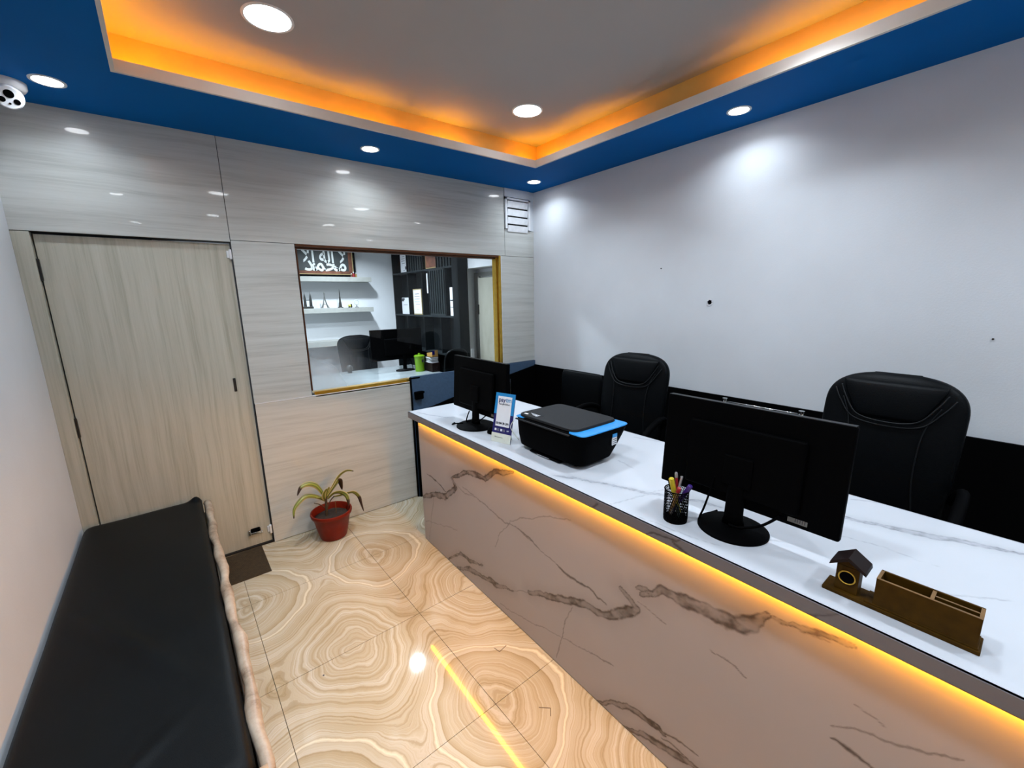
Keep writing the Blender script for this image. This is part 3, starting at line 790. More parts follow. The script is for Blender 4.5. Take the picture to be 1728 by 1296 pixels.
# ================================================================== MONITORS
def monitor(loc, rz, wd, ht, tilt, baser, label, label_col=M_fig2):
    e = empty('monitor', loc, rz, label, 'monitor')
    # local: screen faces +x, back towards -x; y across
    bs = BM(); sloft(bs, [(0,0,.000,baser,baser*1.05,2), (0,0,.006,baser,baser*1.05,2), (0,0,.013,baser*.86,baser*.9,2), (0,0,.017,baser*.4,baser*.4,2)], 48)
    link('base', bs, M_black, e, smooth=True).modifiers.new('e', 'EDGE_SPLIT').split_angle = .8
    nk = BM(); sloft(nk, [(.0,0,.010,.020,.034,3), (.0,0,.05,.014,.028,3), (.004,0,.15,.014,.026,3), (.010,0,.22,.014,.026,3)], 24)
    link('stand_neck', nk, M_black, e, smooth=True)
    T = Matrix.Rotation(tilt, 4, 'Y')
    z0 = .075
    def tl(o):
        o.matrix_basis = Matrix.Translation((.022, 0, z0)) @ T; return o
    bk = BM(); bx(bk, -.012, .012, -wd/2, wd/2, 0, ht)
    tl(link('case', bk, M_black, e, bevel=.006, seg=3))
    hump = BM(); bx(hump, -.030, -.010, -wd*.32, wd*.32, .035, ht*.80)
    tl(link('rear_housing', hump, M_black, e, bevel=.016, seg=4))
    tl(link('screen', box(.0115, .0128, -wd/2+.012, wd/2-.012, .018, ht-.012), M_lid, e))
    tl(link('top_edge', box(-.0125, .0125, -wd/2+.004, wd/2-.004, ht-.0012, ht+.0012), M_stitch, e))
    tl(link('mount', box(-.038, -.026, -.045, .045, .07, .17), M_black, e, bevel=.006))
    lb = tl(link('rating_label', box(-.0135, -.0122, -.195*wd/.54, -.145*wd/.54, .013, .027), label_col, e))
    vb = BM()
    for q in range(5): bx(vb, -.0142, -.0134, (-.19+q*.006)*wd/.54, (-.188+q*.006)*wd/.54, .017, .028)
    tl(link('label_print', vb, M_ink, lb)); vb_o = lb.children[0]; vb_o.matrix_basis = Matrix.Identity(4)
    return e
m1 = monitor((-1.515, -1.205, CZ), math.radians(0), .56, .325, math.radians(4), .115, 'black monitor seen from behind at the far end of the counter, by the blue panel')
m2 = monitor((-1.505, -2.710, CZ), math.radians(0), .545, .325, math.radians(4), .100, 'large black monitor seen from behind on the counter, by the mesh pen cup')
link('cable', tube(BM(), smooth_path([(.0,.070,.16), (-.018,.075,.10), (-.03,.083,.05), (-.03,.095,.012), (.0,.10,.0045), (.07,.085,.0045)]), .0035, 8), M_black, m2, smooth=True)
link('cable', tube(BM(), smooth_path([(.01,-.128,.095), (-.005,-.085,.05), (-.015,-.03,.022), (-.03,.0,.026)]), .0045, 8), M_black, m2, smooth=True)
link('cable', tube(BM(), smooth_path([(-.02,.035,.09), (-.03,.048,.05), (-.03,.055,.02), (.0,.06,.018)]), .0035, 8), M_black, m1, smooth=True)
link('cable', tube(BM(), smooth_path([(.01,-.10,.085), (-.005,-.06,.05), (-.015,-.02,.03)]), .0035, 8), M_black, m1, smooth=True)
link('cable', tube(BM(), smooth_path([(-.06,.05,.016), (-.085,.085,.012), (-.10,.11,.004), (-.07,.13,.004)]), .004, 8), M_black, m1, smooth=True)

# mouse
ms = empty('computer_mouse', (-1.515, -1.405, CZ), math.radians(-70), 'black computer mouse on the counter between monitor and payment sign', 'mouse')
mb = BM(); rows = []
for i in range(9):
    t = i/8; s = math.sqrt(max(0., 1-t**2.2)); rows.append((-.004*t, 0, .001+.036*t, .050*(.25+.75*s) if i else .050, .030*(.25+.75*s) if i else .030, 2.4))
sloft(mb, rows, 28); link('body', mb, M_black, ms, smooth=True)
link('scroll_wheel', cyl(BM(), (.022, -.003, .033), .006, .006, 14, 'y'), M_stitch, ms)

# payment sign (QR code left out)
sg = empty('payment_sign', (-1.583, -1.545, CZ), 0, 'upright blue and navy payment card stand beside the printer', 'sign')
yaw = math.atan2(.045, .13)      # front faces the customers, slightly turned
RM = Matrix.Translation((-1.583, -1.545, CZ)) @ Matrix.Rotation(math.radians(-90)+yaw*.8, 4, 'Z')
sg.matrix_world = RM             # local: x to the right as read, -y towards the reader
lean = Matrix.Rotation(math.radians(-13), 4, 'X')
def card(o):
    o.matrix_basis = lean @ o.matrix_basis; return o
W2 = .064; HT = .262
card(link('card', box(-W2, W2, 0, .004, .0, HT), M_navy, sg, bevel=.001))
card(link('sky_blue_top', box(-W2, W2, -.0012, .0, .150, HT), M_skyp, sg))
card(link('cream_foot', box(-W2, W2, -.0016, .0, .0, .048), M_cream, sg))
card(link('white_field', box(-.046, .046, -.0026, -.0012, .085, .245), M_paper, sg, bevel=.0006))
R90 = (PI/2, 0, 0)
card(text('pay', .034, M_navy, (-.017, -.0028, .226), R90, sg, bold=.012))
card(text('tm', .034, M_skyp, (.026, -.0028, .227), R90, sg, bold=.012))
card(text('Accepted Here', .0115, M_ink, (0, -.0028, .2035), R90, sg, bold=.03))
card(text('BHIM \u25B6UPI', .0165, M_ink, (0, -.0028, .101), R90, sg, bold=.03))
card(text('UPI', .010, M_paper, (.040, -.0010, .066), R90, sg))
for x in (-.042, -.004):
    dsc = BM(); bx(dsc, x-.006, x+.006, -.0012, 0, .060, .072); card(link('icon', dsc, M_paper, sg, bevel=.002))
    ln = BM()
    for q in (0, 1, 2): bx(ln, x+.010, x+.024, -.0008, 0, .060+q*.005, .0617+q*.005)
    card(link('small_print', ln, M_shelf_w, sg))
ln = BM(); bx(ln, -.040, -.036, -.0022, -.0014, .024, .030); bx(ln, -.034, .012, -.0022, -.0014, .0255, .0275); card(link('small_print', ln, M_fig2, sg))
stt = BM(); prism(stt, [(.0325, .118), (.078, .0), (.074, .0), (.0315, .110)], 'x', -.02, .02)
link('rear_strut', stt, M_cream, sg)

# ================================================================== PRINTER
pt = empty('printer', (-1.385, -1.850, CZ), 0, 'black inkjet printer with dark grey lid and bright cyan edge on the counter', 'printer')
# local x: -.16 (front, towards the passage) .. +.17, y: +.25 .. -.25
def prow(z, x0, x1, y0, y1, e=7): return ((x0+x1)/2, (y0+y1)/2, z, (x1-x0)/2, (y1-y0)/2, e)
pb = BM(); sloft(pb, [prow(.010, -.150, .055, -.215, .185), prow(.022, -.168, .070, -.232, .200), prow(.07, -.172, .110, -.240, .215), prow(.115, -.170, .145, -.246, .226), prow(.150, -.166, .168, -.250, .236), prow(.156, -.160, .165, -.247, .233)], 64)
link('body', pb, M_black, pt, smooth=True).modifiers.new('e', 'EDGE_SPLIT').split_angle = .7
for x in (-.12, .03):
    for y in (-.17, .15): link('foot', cyl(BM(), (x, y, 0), .012, .012, 12), M_black, pt)
tp = BM(); sloft(tp, [prow(.1562, -.158, .163, -.246, -.140, 6), prow(.1600, -.156, .161, -.244, -.140, 6)], 48)
link('cyan_edge', tp, M_cyan, pt, smooth=False)
tp = BM(); sloft(tp, [prow(.1562, -.158, .163, .160, .231, 6), prow(.1595, -.156, .161, .160, .229, 6)], 48)
link('cyan_edge', tp, M_cyan, pt, smooth=False)
ld_ = BM(); sloft(ld_, [prow(.1605, -.148, .158, -.182, .222, 9), prow(.1700, -.146, .156, -.178, .220, 9), prow(.1715, -.142, .152, -.174, .216, 9)], 64)
lid = link('lid', ld_, M_lid, pt, smooth=False)
link('front_groove', box(-.1735, -.163, -.17, .205, .1475, .1535), M_lid, pt, bevel=.001)
pn = BM()
for a_ in ((-.136, -.134, .085, .205), (-.085, -.0835, .085, .205)): bx(pn, *a_, .1716, .1720)
for a_ in ((-.136, -.084, .085, .0865), (-.136, -.084, .2035, .205)): bx(pn, *a_, .1716, .1720)
link('panel_outline', pn, M_stitch, lid)
pn = BM()
for q in range(4): bx(pn, -.098-q*.006, -.096-q*.006, .10, .17-q*.012, .1717, .1722)
bx(pn, -.128, -.116, .165, .190, .1717, .1722); cyl(pn, (-.115, .11, .1717), .005, .0006, 12)
link('panel_print', pn, M_paper, lid)
lb = link('side_label', box(.032, .062, -.2490, -.2440, .080, .118), M_paper, pt); link('label_head', box(.032, .062, -.2500, -.2440, .118, .134), M_cyan, pt)
lb2 = BM()
for q in range(4): bx(lb2, .035, .059, -.2494, -.2489, .080+q*.009, .083+q*.009)
link('label_print', lb2, M_ink, lb)
tr_ = BM(); bx(tr_, -.170, -.10, -.11, .10, .004, .012); link('paper_tray', tr_, M_black, pt, bevel=.003)
link('tray_bar', box(-.1735, -.170, -.045, .040, .006, .009), M_chrome, pt)
link('power_cord', tube(BM(), smooth_path([(-.15, .21, .03), (-.172, .245, .09), (-.158, .238, .128)]), .0025, 6), M_cream, pt, smooth=True)

# ================================================================== PEN CUP AND PENS
CUP = (-1.592, -2.560, CZ)
cp = empty('pen_cup', CUP, 0, 'round black wire mesh pen cup on the counter left of the large monitor', 'pen cup')
cb = BM(); loft(cb, [((0,0,0), .038), ((0,0,.010), .0385), ((0,0,.010), .036), ((0,0,.002), .035)], 32); link('base_ring', cb, M_black, cp)
loft_r = BM(); tube(loft_r, [(.0385*math.cos(a*2*PI/32), .0385*math.sin(a*2*PI/32), .110) for a in range(32)], .0020, 8, closed=True); link('rim', loft_r, M_black, cp)
mw = BM(); n = 44
for q in range(n):
    for sgn in (1, -1):
        for h in range(10):
            z0_, z1_ = .010+.0098*h, .010+.0098*(h+1); a0 = (q+sgn*h*.5)*2*PI/n; a1 = (q+sgn*(h+1)*.5)*2*PI/n
            P0 = Vector((.0378*math.cos(a0), .0378*math.sin(a0), z0_)); P1 = Vector((.0378*math.cos(a1), .0378*math.sin(a1), z1_))
            tt = Vector((-math.sin(a0), math.cos(a0), 0))*.0009; rr_ = Vector((math.cos(a0), math.sin(a0), 0))*.0004
            v = [mw.verts.new(p) for p in (P0-tt+rr_, P0+tt+rr_, P1+tt+rr_, P1-tt+rr_)]; mw.faces.new(v)
wm = link('mesh_wall', mw, M_black, cp); wm.modifiers.new('thick', 'SOLIDIFY').thickness = .0006
def pen(label, a, b, r, mat, capmat, capt=.3, clip=None):
    A = Vector(a)+Vector(CUP); B = Vector(b)+Vector(CUP); d_ = (B-A)
    e = empty('pen', A, 0, label, 'pen'); L = d_.length
    e.rotation_mode = 'QUATERNION'; e.rotation_quaternion = d_.to_track_quat('Z', 'Y')
    link('barrel', loft(BM(), [((0,0,0), r*.3), ((0,0,.010), r*.8), ((0,0,.014), r), ((0,0,L*(1-capt)), r)], 12), mat, e, smooth=False)
    c_ = BM(); loft(c_, [((0,0,L*(1-capt)), r*1.08), ((0,0,L-.003), r*1.08), ((0,0,L), r*.75)], 12)
    link('cap', c_, capmat, e)
    if clip: link('clip', box(r*1.05, r*1.05+.0025, -.002, .002, L*(1-capt)+.004, L-.002), clip, e)
M_yel = pm('yellow_plastic', (.50,.40,.02), .35); M_pur = pm('purple_plastic', (.035,.012,.14), .35); M_tan = pm('tan_plastic', (.36,.20,.06), .4)
M_red = pm('red_plastic', (.30,.012,.02), .35); M_sil = pm('silver_plastic', (.35,.33,.33), .3, metal=.5); M_dkg = pm('dark_green_plastic', (.006,.012,.009), .4)
pen('fat yellow highlighter standing in the mesh cup', (.010, -.008, .014), (-.016, .014, .150), .0080, M_yel, M_yel, .35, M_yel)
pen('tan marker with a red cap end leaning in the mesh cup', (-.004, .018, .014), (-.020, -.020, .128), .0065, M_tan, M_red, .16)
pen('purple marker leaning out to the right of the mesh cup', (.008, .022, .014), (.004, -.045, .137), .0075, M_pur, M_pur, .4)
pen('slim silver ballpoint in the mesh cup', (-.015, .008, .014), (.014, -.008, .155), .0035, M_sil, M_sil, .3, M_chrome)
pen('dark red ballpoint with silver top in the mesh cup', (.020, .000, .014), (.006, .010, .165), .0045, M_red, M_sil, .12)
pen('blackish green pen at the left rim of the mesh cup', (-.008, -.020, .014), (.006, .032, .135), .0055, M_dkg, M_dkg, .3, M_black)

# ================================================================== WOODEN DESK ORGANISER
og = empty('desk_organiser', (-1.583, -3.120, CZ), 0, 'brown wooden desk organiser with little house clock and divided tray', 'organiser')
link('base_board', box(-.032, .030, -.142, .134, 0, .010), M_wood_d, og, bevel=.002)
link('base_moulding', box(-.029, .027, -.138, .050, .010, .014), M_wood_d, og, bevel=.001)
tb = BM(); bx(tb, -.028, -.023, -.136, .034, .012, .082); bx(tb, .019, .024, -.136, .034, .012, .082)
bx(tb, -.023, .019, -.136, -.130, .012, .082); bx(tb, -.023, .019, .028, .034, .012, .082)
bx(tb, -.023, .019, -.062, -.056, .012, .080); bx(tb, -.001, .003, -.130, -.062, .012, .078)
tray = link('tray_box', tb, M_wood_d, og, bevel=.0006, seg=1)
te = BM()
for q in ((-.0282, -.0228, -.1362, .0342), (-.023, .019, -.1362, -.1298), (-.023, .019, .0278, .0342), (-.023, .019, -.0622, -.0558)): bx(te, *q, .0818 if q[2] < -.1 or q[3] > .03 else .080, .0826 if q[2] < -.1 or q[3] > .03 else .0808)
bx(te, -.0012, .0032, -.130, -.062, .078, .0788)
link('pale_edge', te, M_wood_edge, tray)
link('tray_bottom', box(-.023, .019, -.130, .028, .0125, .016), M_wood_in, og)
hs = BM(); bx(hs, -.020, .018, .066, .112, .010, .078)
hb = link('house_body', hs, M_wood_d, og, bevel=.0008)
rf = BM(); prism(rf, [(.052, .074), (.054, .084), (.089, .108), (.124, .084), (.126, .074), (.089, .098)], 'x', -.032, .030)
link('roof', rf, M_wood_roof, og, bevel=.001)
fc = BM(); prism(fc, [(.066, .0782), (.089, .0955), (.112, .0782)], 'x', -.019, .017); link('gable', fc, M_wood_d, og)
link('clock_bezel', tube(BM(), [(-.0212, .089+.0165*math.cos(a*2*PI/32), .049+.0165*math.sin(a*2*PI/32)) for a in range(32)], .0018, 8, closed=True), M_gold, hb, smooth=True)
link('clock_face', cyl(BM(), (-.0214, .089, .049), .0155, .003, 28, 'x'), M_black, hb)

# ================================================================== CAMERA
cc = empty('security_camera', (-3.300, -.235, ZS), 0, 'white dome security camera with black lens under the blue border at the left corner', 'camera')
b_ = BM(); loft(b_, [((0,0,0), .068), ((0,0,-.020), .068), ((0,0,-.032), .060), ((0,0,-.038), .052)], 36); link('mounting_base', b_, M_white_pl, cc, smooth=True).modifiers.new('e', 'EDGE_SPLIT').split_angle = .9
ball = BM(); bmesh.ops.create_uvsphere(ball, u_segments=32, v_segments=20, radius=.052)
bo = link('ball', ball, M_white_pl, cc, smooth=True); bo.location = (0, -.004, -.058)
D = Vector((.22, -.85, -.42)).normalized(); Q = D.to_track_quat('Z', 'Y')
fm = Matrix.Translation((0, -.004, -.058)) @ Q.to_matrix().to_4x4()
fp = link('face_plate', loft(BM(), [((0,0,.014), .0515), ((0,0,.034), .0490), ((0,0,.048), .0460), ((0,0,.0525), .0420)], 36), M_white_pl, cc, smooth=False); fp.matrix_basis = fm
for (x, y, r, nm) in ((0, .014, .0165, 'lens'), (-.022, -.012, .011, 'infrared_lamp'), (.022, -.012, .011, 'infrared_lamp'), (0, -.024, .004, 'sensor')):
    o = link(nm, loft(BM(), [((x,y,.0515), r), ((x,y,.0538), r), ((x,y,.0544), r*.8)], 20), M_black, cc); o.matrix_basis = fm
rg = link('dark_ring', tube(BM(), [(.0505*math.cos(a*2*PI/32), .0505*math.sin(a*2*PI/32), .017) for a in range(32)], .0018, 6, closed=True), M_dk_metal, cc); rg.matrix_basis = fm  # dark metal ring behind the face plate

# ================================================================== VENT GRILLE
vg = empty('vent_grille', (-.203, -.002, 2.48), 0, 'white louvred vent grille in the back wall below the blue border', 'vent')
link('recess', box(-.150, .150, .003, .006, -.135, .135), M_dark_gap, vg)
fr_ = BM(); bx(fr_, -.150, -.128, -.016, .004, -.135, .135); bx(fr_, .126, .148, -.016, .004, -.135, .135); bx(fr_, -.150, .148, -.016, .004, .118, .135)
link('frame', fr_, M_white_pl, vg, bevel=.001)
for q in range(4):
    zz = .085-q*.071
    lv = BM(); bx(lv, -.122, .120, -.003, .002, -.028, .028)
    o = link('louvre', lv, M_white_pl, vg, bevel=.001); o.location = (0, -.009, zz-.004); o.rotation_euler = (math.radians(12), 0, 0)

# ================================================================== CHAIRS BEHIND THE COUNTER
def sup_x(y, hy, hx, e): 
    return hx*max(0., 1-(abs(y)/hy)**e)**(1/e)
def office_chair(loc, rz, top, label, hw=.25, name='office_chair', cat='chair', arms=True):
    """faces local -x"""
    e = empty(name, loc, rz, label, cat)
    def prof(z):      # half width and centre x of the backrest at height z
        t = (z-.50)/(top-.50)
        w_ = hw*(.86+.14*math.sin(min(1, t*1.25)*PI/2))
        if t > .80: w_ *= max(.05, 1-min(1, (t-.80)/.20)**2.7)**(1/2.7)
        return w_, .02+.10*t*t
    rows = []; nz = 44
    for i in range(nz+1):
        t = math.sin(i/nz*PI/2); z = .50+(top-.50)*t; hy, cx = prof(z); hx = .052*(1-.25*t)
        if i == 0: hy *= .8; hx *= .5
        if t > .93: hx *= math.sqrt(max(0.02, 1-((t-.93)/.07)**2))
        rows.append((cx, 0, z, hx, hy, 3.2))
    bm = BM(); sloft(bm, rows, 48); back = link('backrest', bm, M_leather, e, smooth=True)
    H = top-.02
    hr = BM(); rr = []
    for i in range(11):
        t = i/10; z = H-.175+.16*t; hy = (.115+.075*t)*hw/.25; s = math.sin(PI*min(1, max(0.05, t*.97+.02)))**.35
        rr.append((prof(z)[1]-.036, 0, z, .020*s, hy*(.93+.07*s), 4))
    sloft(hr, rr, 40); link('headrest', hr, M_leather, e, smooth=True)
    def on(y, z, off=.004):
        hy, cx = prof(min(z, top-.03)); return (cx-sup_x(y, hy, .046, 3.2)-off, y, z)
    S = hw/.25
    for sc, dz, off in ((1., 0, .010), (1.13, -.018, .004)):
        P = [(-.185*S*sc, H-.045+dz), (-.160*S*sc, H-.095+dz), (-.105*S*sc, H-.168+dz), (0, H-.186+dz), (.105*S*sc, H-.168+dz), (.160*S*sc, H-.095+dz), (.185*S*sc, H-.045+dz)]
        link('piping', tube(BM(), smooth_path([on(y, z, off) for y, z in P], 8), .0032, 6), M_stitch, back, smooth=True)
    for sg_ in (-1, 1):
        P = [(sg_*.17*S, H-.10), (sg_*.135*S, H-.19), (sg_*.125*S, H-.30), (sg_*.13*S, H-.45), (sg_*.16*S, H-.65)]
        link('piping', tube(BM(), smooth_path([on(y, z, .002) for y, z in P], 8), .0025, 6), M_stitch, back, smooth=True)
    se = BM(); sloft(se, [(-.24,0,.415,.23,.22,4), (-.24,0,.44,.255,.25,4), (-.24,0,.475,.26,.255,4), (-.24,0,.50,.24,.235,4), (-.24,0,.508,.18,.18,4)], 40)
    link('seat', se, M_leather, e, smooth=True)
    if arms:
        for sg_ in (-1, 1):
            a = tube(BM(), smooth_path([(-.10,sg_*.20,.43), (-.22,sg_*.29,.45), (-.36,sg_*.31,.62), (-.35,sg_*.305,.80), (-.26,sg_*.30,.885), (-.10,sg_*.29,.925), (.02,sg_*.27,.90), (.05,sg_*.24,.84)]), [.016]*18+[.022]*22+[.016]*9 if False else .020, 10)
            link('armrest', a, M_black, e, smooth=True)
    link('gas_column', loft(BM(), [((-.22,0,.10), .028), ((-.22,0,.28), .028), ((-.22,0,.28), .018), ((-.22,0,.42), .018)], 16), M_black, e)
    for q in range(5):
        a = q*2*PI/5+.3; c_, s_ = math.cos(a), math.sin(a)
        lg = link('base_leg', tube(BM(), [(-.22+.02*c_, .02*s_, .115), (-.22+.30*c_, .30*s_, .075)], [.026, .017], 8), M_black, e, smooth=True)
        link('caster', cyl(BM(), (-.22+.30*c_, .30*s_-.012, .029), .028, .024, 14, 'y'), M_black, lg)
    return e
office_chair((-.45, -1.505, 0), math.radians(5), 1.315, 'black leather office chair nearest the corner, behind the printer')
office_chair((-.45, -2.855, 0), math.radians(-3), 1.345, 'black leather office chair behind the large near monitor', hw=.245)

def visitor_chair(loc, rz, label, top, posttop, rail, wid=.42):
    e = empty('visitor_chair', loc, rz, label, 'chair')
    h = wid/2
    rows = [(.005,0,.56,.012,h-.02,5), (0,0,.58,.020,h-.008,5), (.02,0,top-.05,.020,h-.006,5), (.022,0,top-.012,.018,h-.016,5), (.022,0,top,.010,h-.035,5)]
    link('backrest', sloft(BM(), rows, 40), M_leather, e, smooth=True)
    link('seat', sloft(BM(), [(-.22,0,.42,.20,h-.03,5), (-.22,0,.44,.22,h-.012,5), (-.22,0,.47,.22,h-.012,5), (-.22,0,.482,.20,h-.03,5)], 32), M_leather, e, smooth=True)
    for s in (-1, 1):
        y = s*(h+.004)
        link('side_tube', tube(BM(), smooth_path([(.03,y,posttop), (.012,y,.60), (-.02,y,.47), (-.40,y,.44), (-.44,y,.40), (-.42,y,.03), (-.38,y,.013), (.02,y,.013)]), .0065 if not rail else .0095, 10), M_chrome, e, smooth=True)
        if rail:
            link('tube_cap', cyl(BM(), (.030, y, posttop-.004), .015, .012, 16), M_chrome, e)
    if rail: link('top_rail', tube(BM(), [(.03, -h, posttop-.012), (.03, h, posttop-.012)], .0035, 8), M_chrome, e, smooth=True)
    return e
visitor_chair((-.225, -.845, 0), 0, 'black padded visitor chair with thin chrome side tubes, left of the first office chair', 1.085, 1.025, False, .462)
visitor_chair((-.235, -2.265, 0), 0, 'black visitor chair with chrome top rail between two capped posts behind the large monitor', 1.00, 1.062, True, .410)
e = empty('chrome_pole', (-.50, -.235, 0), 0, 'thin chrome pole in front of the black panel near the corner', 'pole')
link('pole', cyl(BM(), (0, 0, .012), .0045, .965, 10), M_chrome, e); link('foot', cyl(BM(), (0, 0, .0), .07, .012, 24), M_black, e)

bb = BM(); prism(bb, [(-1.372, .775), (-1.20, .800), (-1.028, .838), (-.404, .962), (-.020, 1.030), (-.020, .002), (-1.372, .002)], 'y', -.0335, -.0165)  # flat black shape, top edge rising towards the right corner
tag(link('black_patch', bb, M_black_dado), 'black board with a rising top edge in front of the blue-grey panel', 'patch')
sb_ = empty('switch_box', (-1.325, -.013, .915), 0, 'small black box fixed to the left end of the blue-grey panel', 'box')
link('body', box(-.038, .038, -.030, -.001, -.032, .036), M_black, sb_, bevel=.006); link('cap', box(-.040, .046, -.034, -.001, .018, .034), M_black, sb_, bevel=.004)

# ================================================================== THE ROOM BEHIND THE WINDOW
bc = empty('bookcase', (0, 0, 0), 0, 'tall dark grey-green bookcase with slatted screens along the right side of the back room', 'bookcase')
Xf = -.15
def bb_(name, *a, mat=M_shelf_dk, p=bc): return link(name, box(*a), mat, p)
bb_('back_board', -.012, -.001, 1.242, 3.19, 0, 2.71)
bb_('end_board', Xf+.002, -.012, 3.168, 3.190, 0, 2.71)
bb_('end_board', Xf, -.012, 1.222, 1.242, 0, 2.71)
bb_('end_stile', Xf-.002, Xf+.016, 1.242, 1.36, 0, 2.71)
for z in (.02, .50, 1.0, 1.495, 2.108, 2.69): bb_('shelf', Xf+.001, -.012, 1.242, 3.19, z-.011, z+.011, mat=M_slat_dk)
for y, z0, z1 in ((1.545,1.506,2.097), (1.995,1.506,2.097), (2.19,1.506,2.097), (2.65,1.506,2.097), (1.705,1.011,1.484), (2.19,1.011,1.484), (2.75,1.011,1.484),
                  (1.255,2.119,2.679), (2.15,2.119,2.679), (1.76,2.119,2.679), (2.66,2.119,2.679), (1.9,.511,.989), (2.5,.511,.989)):
    bb_('divider', Xf+.002, -.012, y-.008, y+.008, z0, z1)
for y0, y1, z0, z1, n in ((2.17, 2.62, 2.119, 2.679, 6), (1.30, 1.74, 2.119, 2.679, 6), (1.560, 1.975, 1.53, 2.085, 7)):
    for i in range(n):
        y = y0+(y1-y0)*(i+.5)/n
        bb_('slat', Xf, Xf+.020, y-.016, y+.016, z0, z1, mat=M_slat_dk)
    if n == 7:
        bb_('slat_frame', Xf-.001, Xf+.021, y0, y1, z1-.0, z1+.012, mat=M_slat_dk); bb_('slat_frame', Xf-.001, Xf+.021, y0, y1, 1.506, z0, mat=M_slat_dk)
def doc(name, label, cat, y0, y1, z0, z1, frame, marks=(), x=-.11, th=.008, group=None):
    o = empty(name, (x, (y0+y1)/2, z0), 0, label, cat, group)
    h = (y1-y0)/2; H = z1-z0
    link('frame', box(-th, 0, -h, h, 0, H), frame, o)
    b_ = .014 if frame is not M_paper else .004
    link('sheet', box(-th-.0015, -th, -h+b_, h-b_, b_, H-b_), M_paper, o)
    for (a, b, c, d_) in marks: link('print', box(-th-.0025, -th-.0014, -h+2*h*a, -h+2*h*b, H*c, H*d_), M_ink, o)
    return o
doc('framed_document', 'tall white sheet with a black round seal on the top bookcase shelf', 'document', 2.70, 2.93, 2.120, 2.44, M_paper, [(.12,.30,.12,.26), (.3,.7,.40,.42), (.3,.8,.5,.52), (.3,.8,.6,.62), (.3,.7,.7,.72), (.35,.6,.08,.1)])
o = doc('framed_certificate', 'tall gold framed certificate in the middle shelf of the bookcase', 'certificate', 2.29, 2.56, 1.507, 1.868, M_goldframe, [(.25,.75,.80,.82), (.2,.8,.7,.715), (.2,.8,.6,.612), (.2,.8,.5,.512), (.2,.7,.4,.41), (.3,.6,.2,.21)])
doc('white_plaque', 'small white plaque with a black corner in the leftmost middle compartment', 'plaque', 2.70, 2.97, 1.507, 1.752, M_paper, [(.6,.97,.86,.97), (.7,.97,.78,.86), (.25,.75,.55,.57)])
doc('paper_strip', 'narrow white paper strip with black marks at the right end of the bookcase', 'paper', 1.40, 1.485, 1.507, 1.86, M_paper, [(.1,.9,.52,.57), (.1,.9,.30,.32)])
doc('white_folder', 'thin white folder standing behind the dark slats of the bookcase', 'folder', 2.005, 2.03, 1.80, 2.06, M_paper, x=-.148)
cf = empty('framed_calligraphy', (-.10, 1.955, 2.122), 0, 'small copper framed calligraphy on the top shelf of the bookcase', 'picture')
link('frame', box(-.012, 0, -.17, .17, 0, .185), M_goldframe, cf, bevel=.002); link('mount', box(-.0135, -.012, -.155, .155, .014, .171), M_copper, cf)

SH = 'floating white wall shelves'
for i, (z0, z1, lab) in enumerate(((1.985, 2.050, 'top white wall shelf under the large framed calligraphy'), (1.560, 1.625, 'middle white wall shelf carrying the small tower figurines'), (1.095, 1.172, 'lowest white wall shelf, partly behind the black chair'))):
    tag(link('wall_shelf', box(-2.78, -.575, 2.95, 3.199, z0, z1), M_shelf_w, bevel=.002), lab, 'shelf', SH)
# large calligraphy picture
cp_ = empty('calligraphy_picture', (-1.36, 3.10, 2.050), 0, 'large black framed silver Arabic calligraphy on copper mount standing on the top wall shelf', 'picture')
fr3 = BM(); bx(fr3, -.66, .62, -.010, .018, .001, .036); bx(fr3, -.66, .62, -.010, .018, .520, .555); bx(fr3, -.66, -.628, -.010, .018, .036, .52); bx(fr3, .590, .62, -.010, .018, .036, .52)
link('frame', fr3, M_black, cp_, bevel=.002)
link('gold_slip', box(-.628, .590, .000, .012, .036, .520), M_goldframe, cp_)
link('copper_mount', box(-.615, .575, -.0025, .0, .048, .508), M_copper, cp_)
link('charcoal_field', box(-.58, .525, -.005, -.0025, .085, .415), M_charcoal, cp_)
L1 = '\uFEFB \uFE87\uFEDF\uFEEA \uFE87\uFEFB \uFE8D\uFEDF\uFEE0\uFEEA'
L2 = '\uFEE3\uFEA4\uFEE4\uFEAA \uFEAD\uFEB3\uFEEE\uFEDD \uFE8D\uFEDF\uFEE0\uFEEA'
text(L1[::-1], .29, M_silver_ink, (.510, -.0055, .285), R90, cp_, sx=.70, bold=.02, align='RIGHT')
text(L2[::-1], .27, M_silver_ink, (.500, -.0057, .170), R90, cp_, sx=.92, bold=.02, align='RIGHT')

def at(x, z=1.625, y=3.05): return (x, y, z)
f = empty('tower_figurine', at(-1.440), 0, 'small dark twin tower figurine joined by a bridge, leftmost on the middle wall shelf', 'figurine')
link('plinth', box(-.062, .062, -.03, .03, 0, .028), M_fig, f, bevel=.003)
for x in (-.036, .036): 
    link('tower', loft(BM(), [((x,0,.028), .020), ((x,0,.12), .017), ((x,0,.165), .011), ((x,0,.20), .003), ((x,0,.225), .001)], 10), M_fig, f)
link('bridge', box(-.022, .022, -.006, .006, .108, .120), M_fig, f)
f = empty('tower_figurine', at(-1.222), 0, 'small grey iron lattice tower figurine, second from the left on the middle wall shelf', 'figurine')
for sx_ in (-1, 1):
    for sy_ in (-1, 1): link('lattice_leg', tube(BM(), [(sx_*.042, sy_*.030, 0), (sx_*.020, sy_*.016, .06), (sx_*.008, sy_*.007, .12), (0, 0, .185)], [.006,.005,.004,.003], 6), M_fig2, f)
link('platform', box(-.026, .026, -.02, .02, .052, .060), M_fig2, f); link('platform', box(-.012, .012, -.010, .010, .108, .114), M_fig2, f)
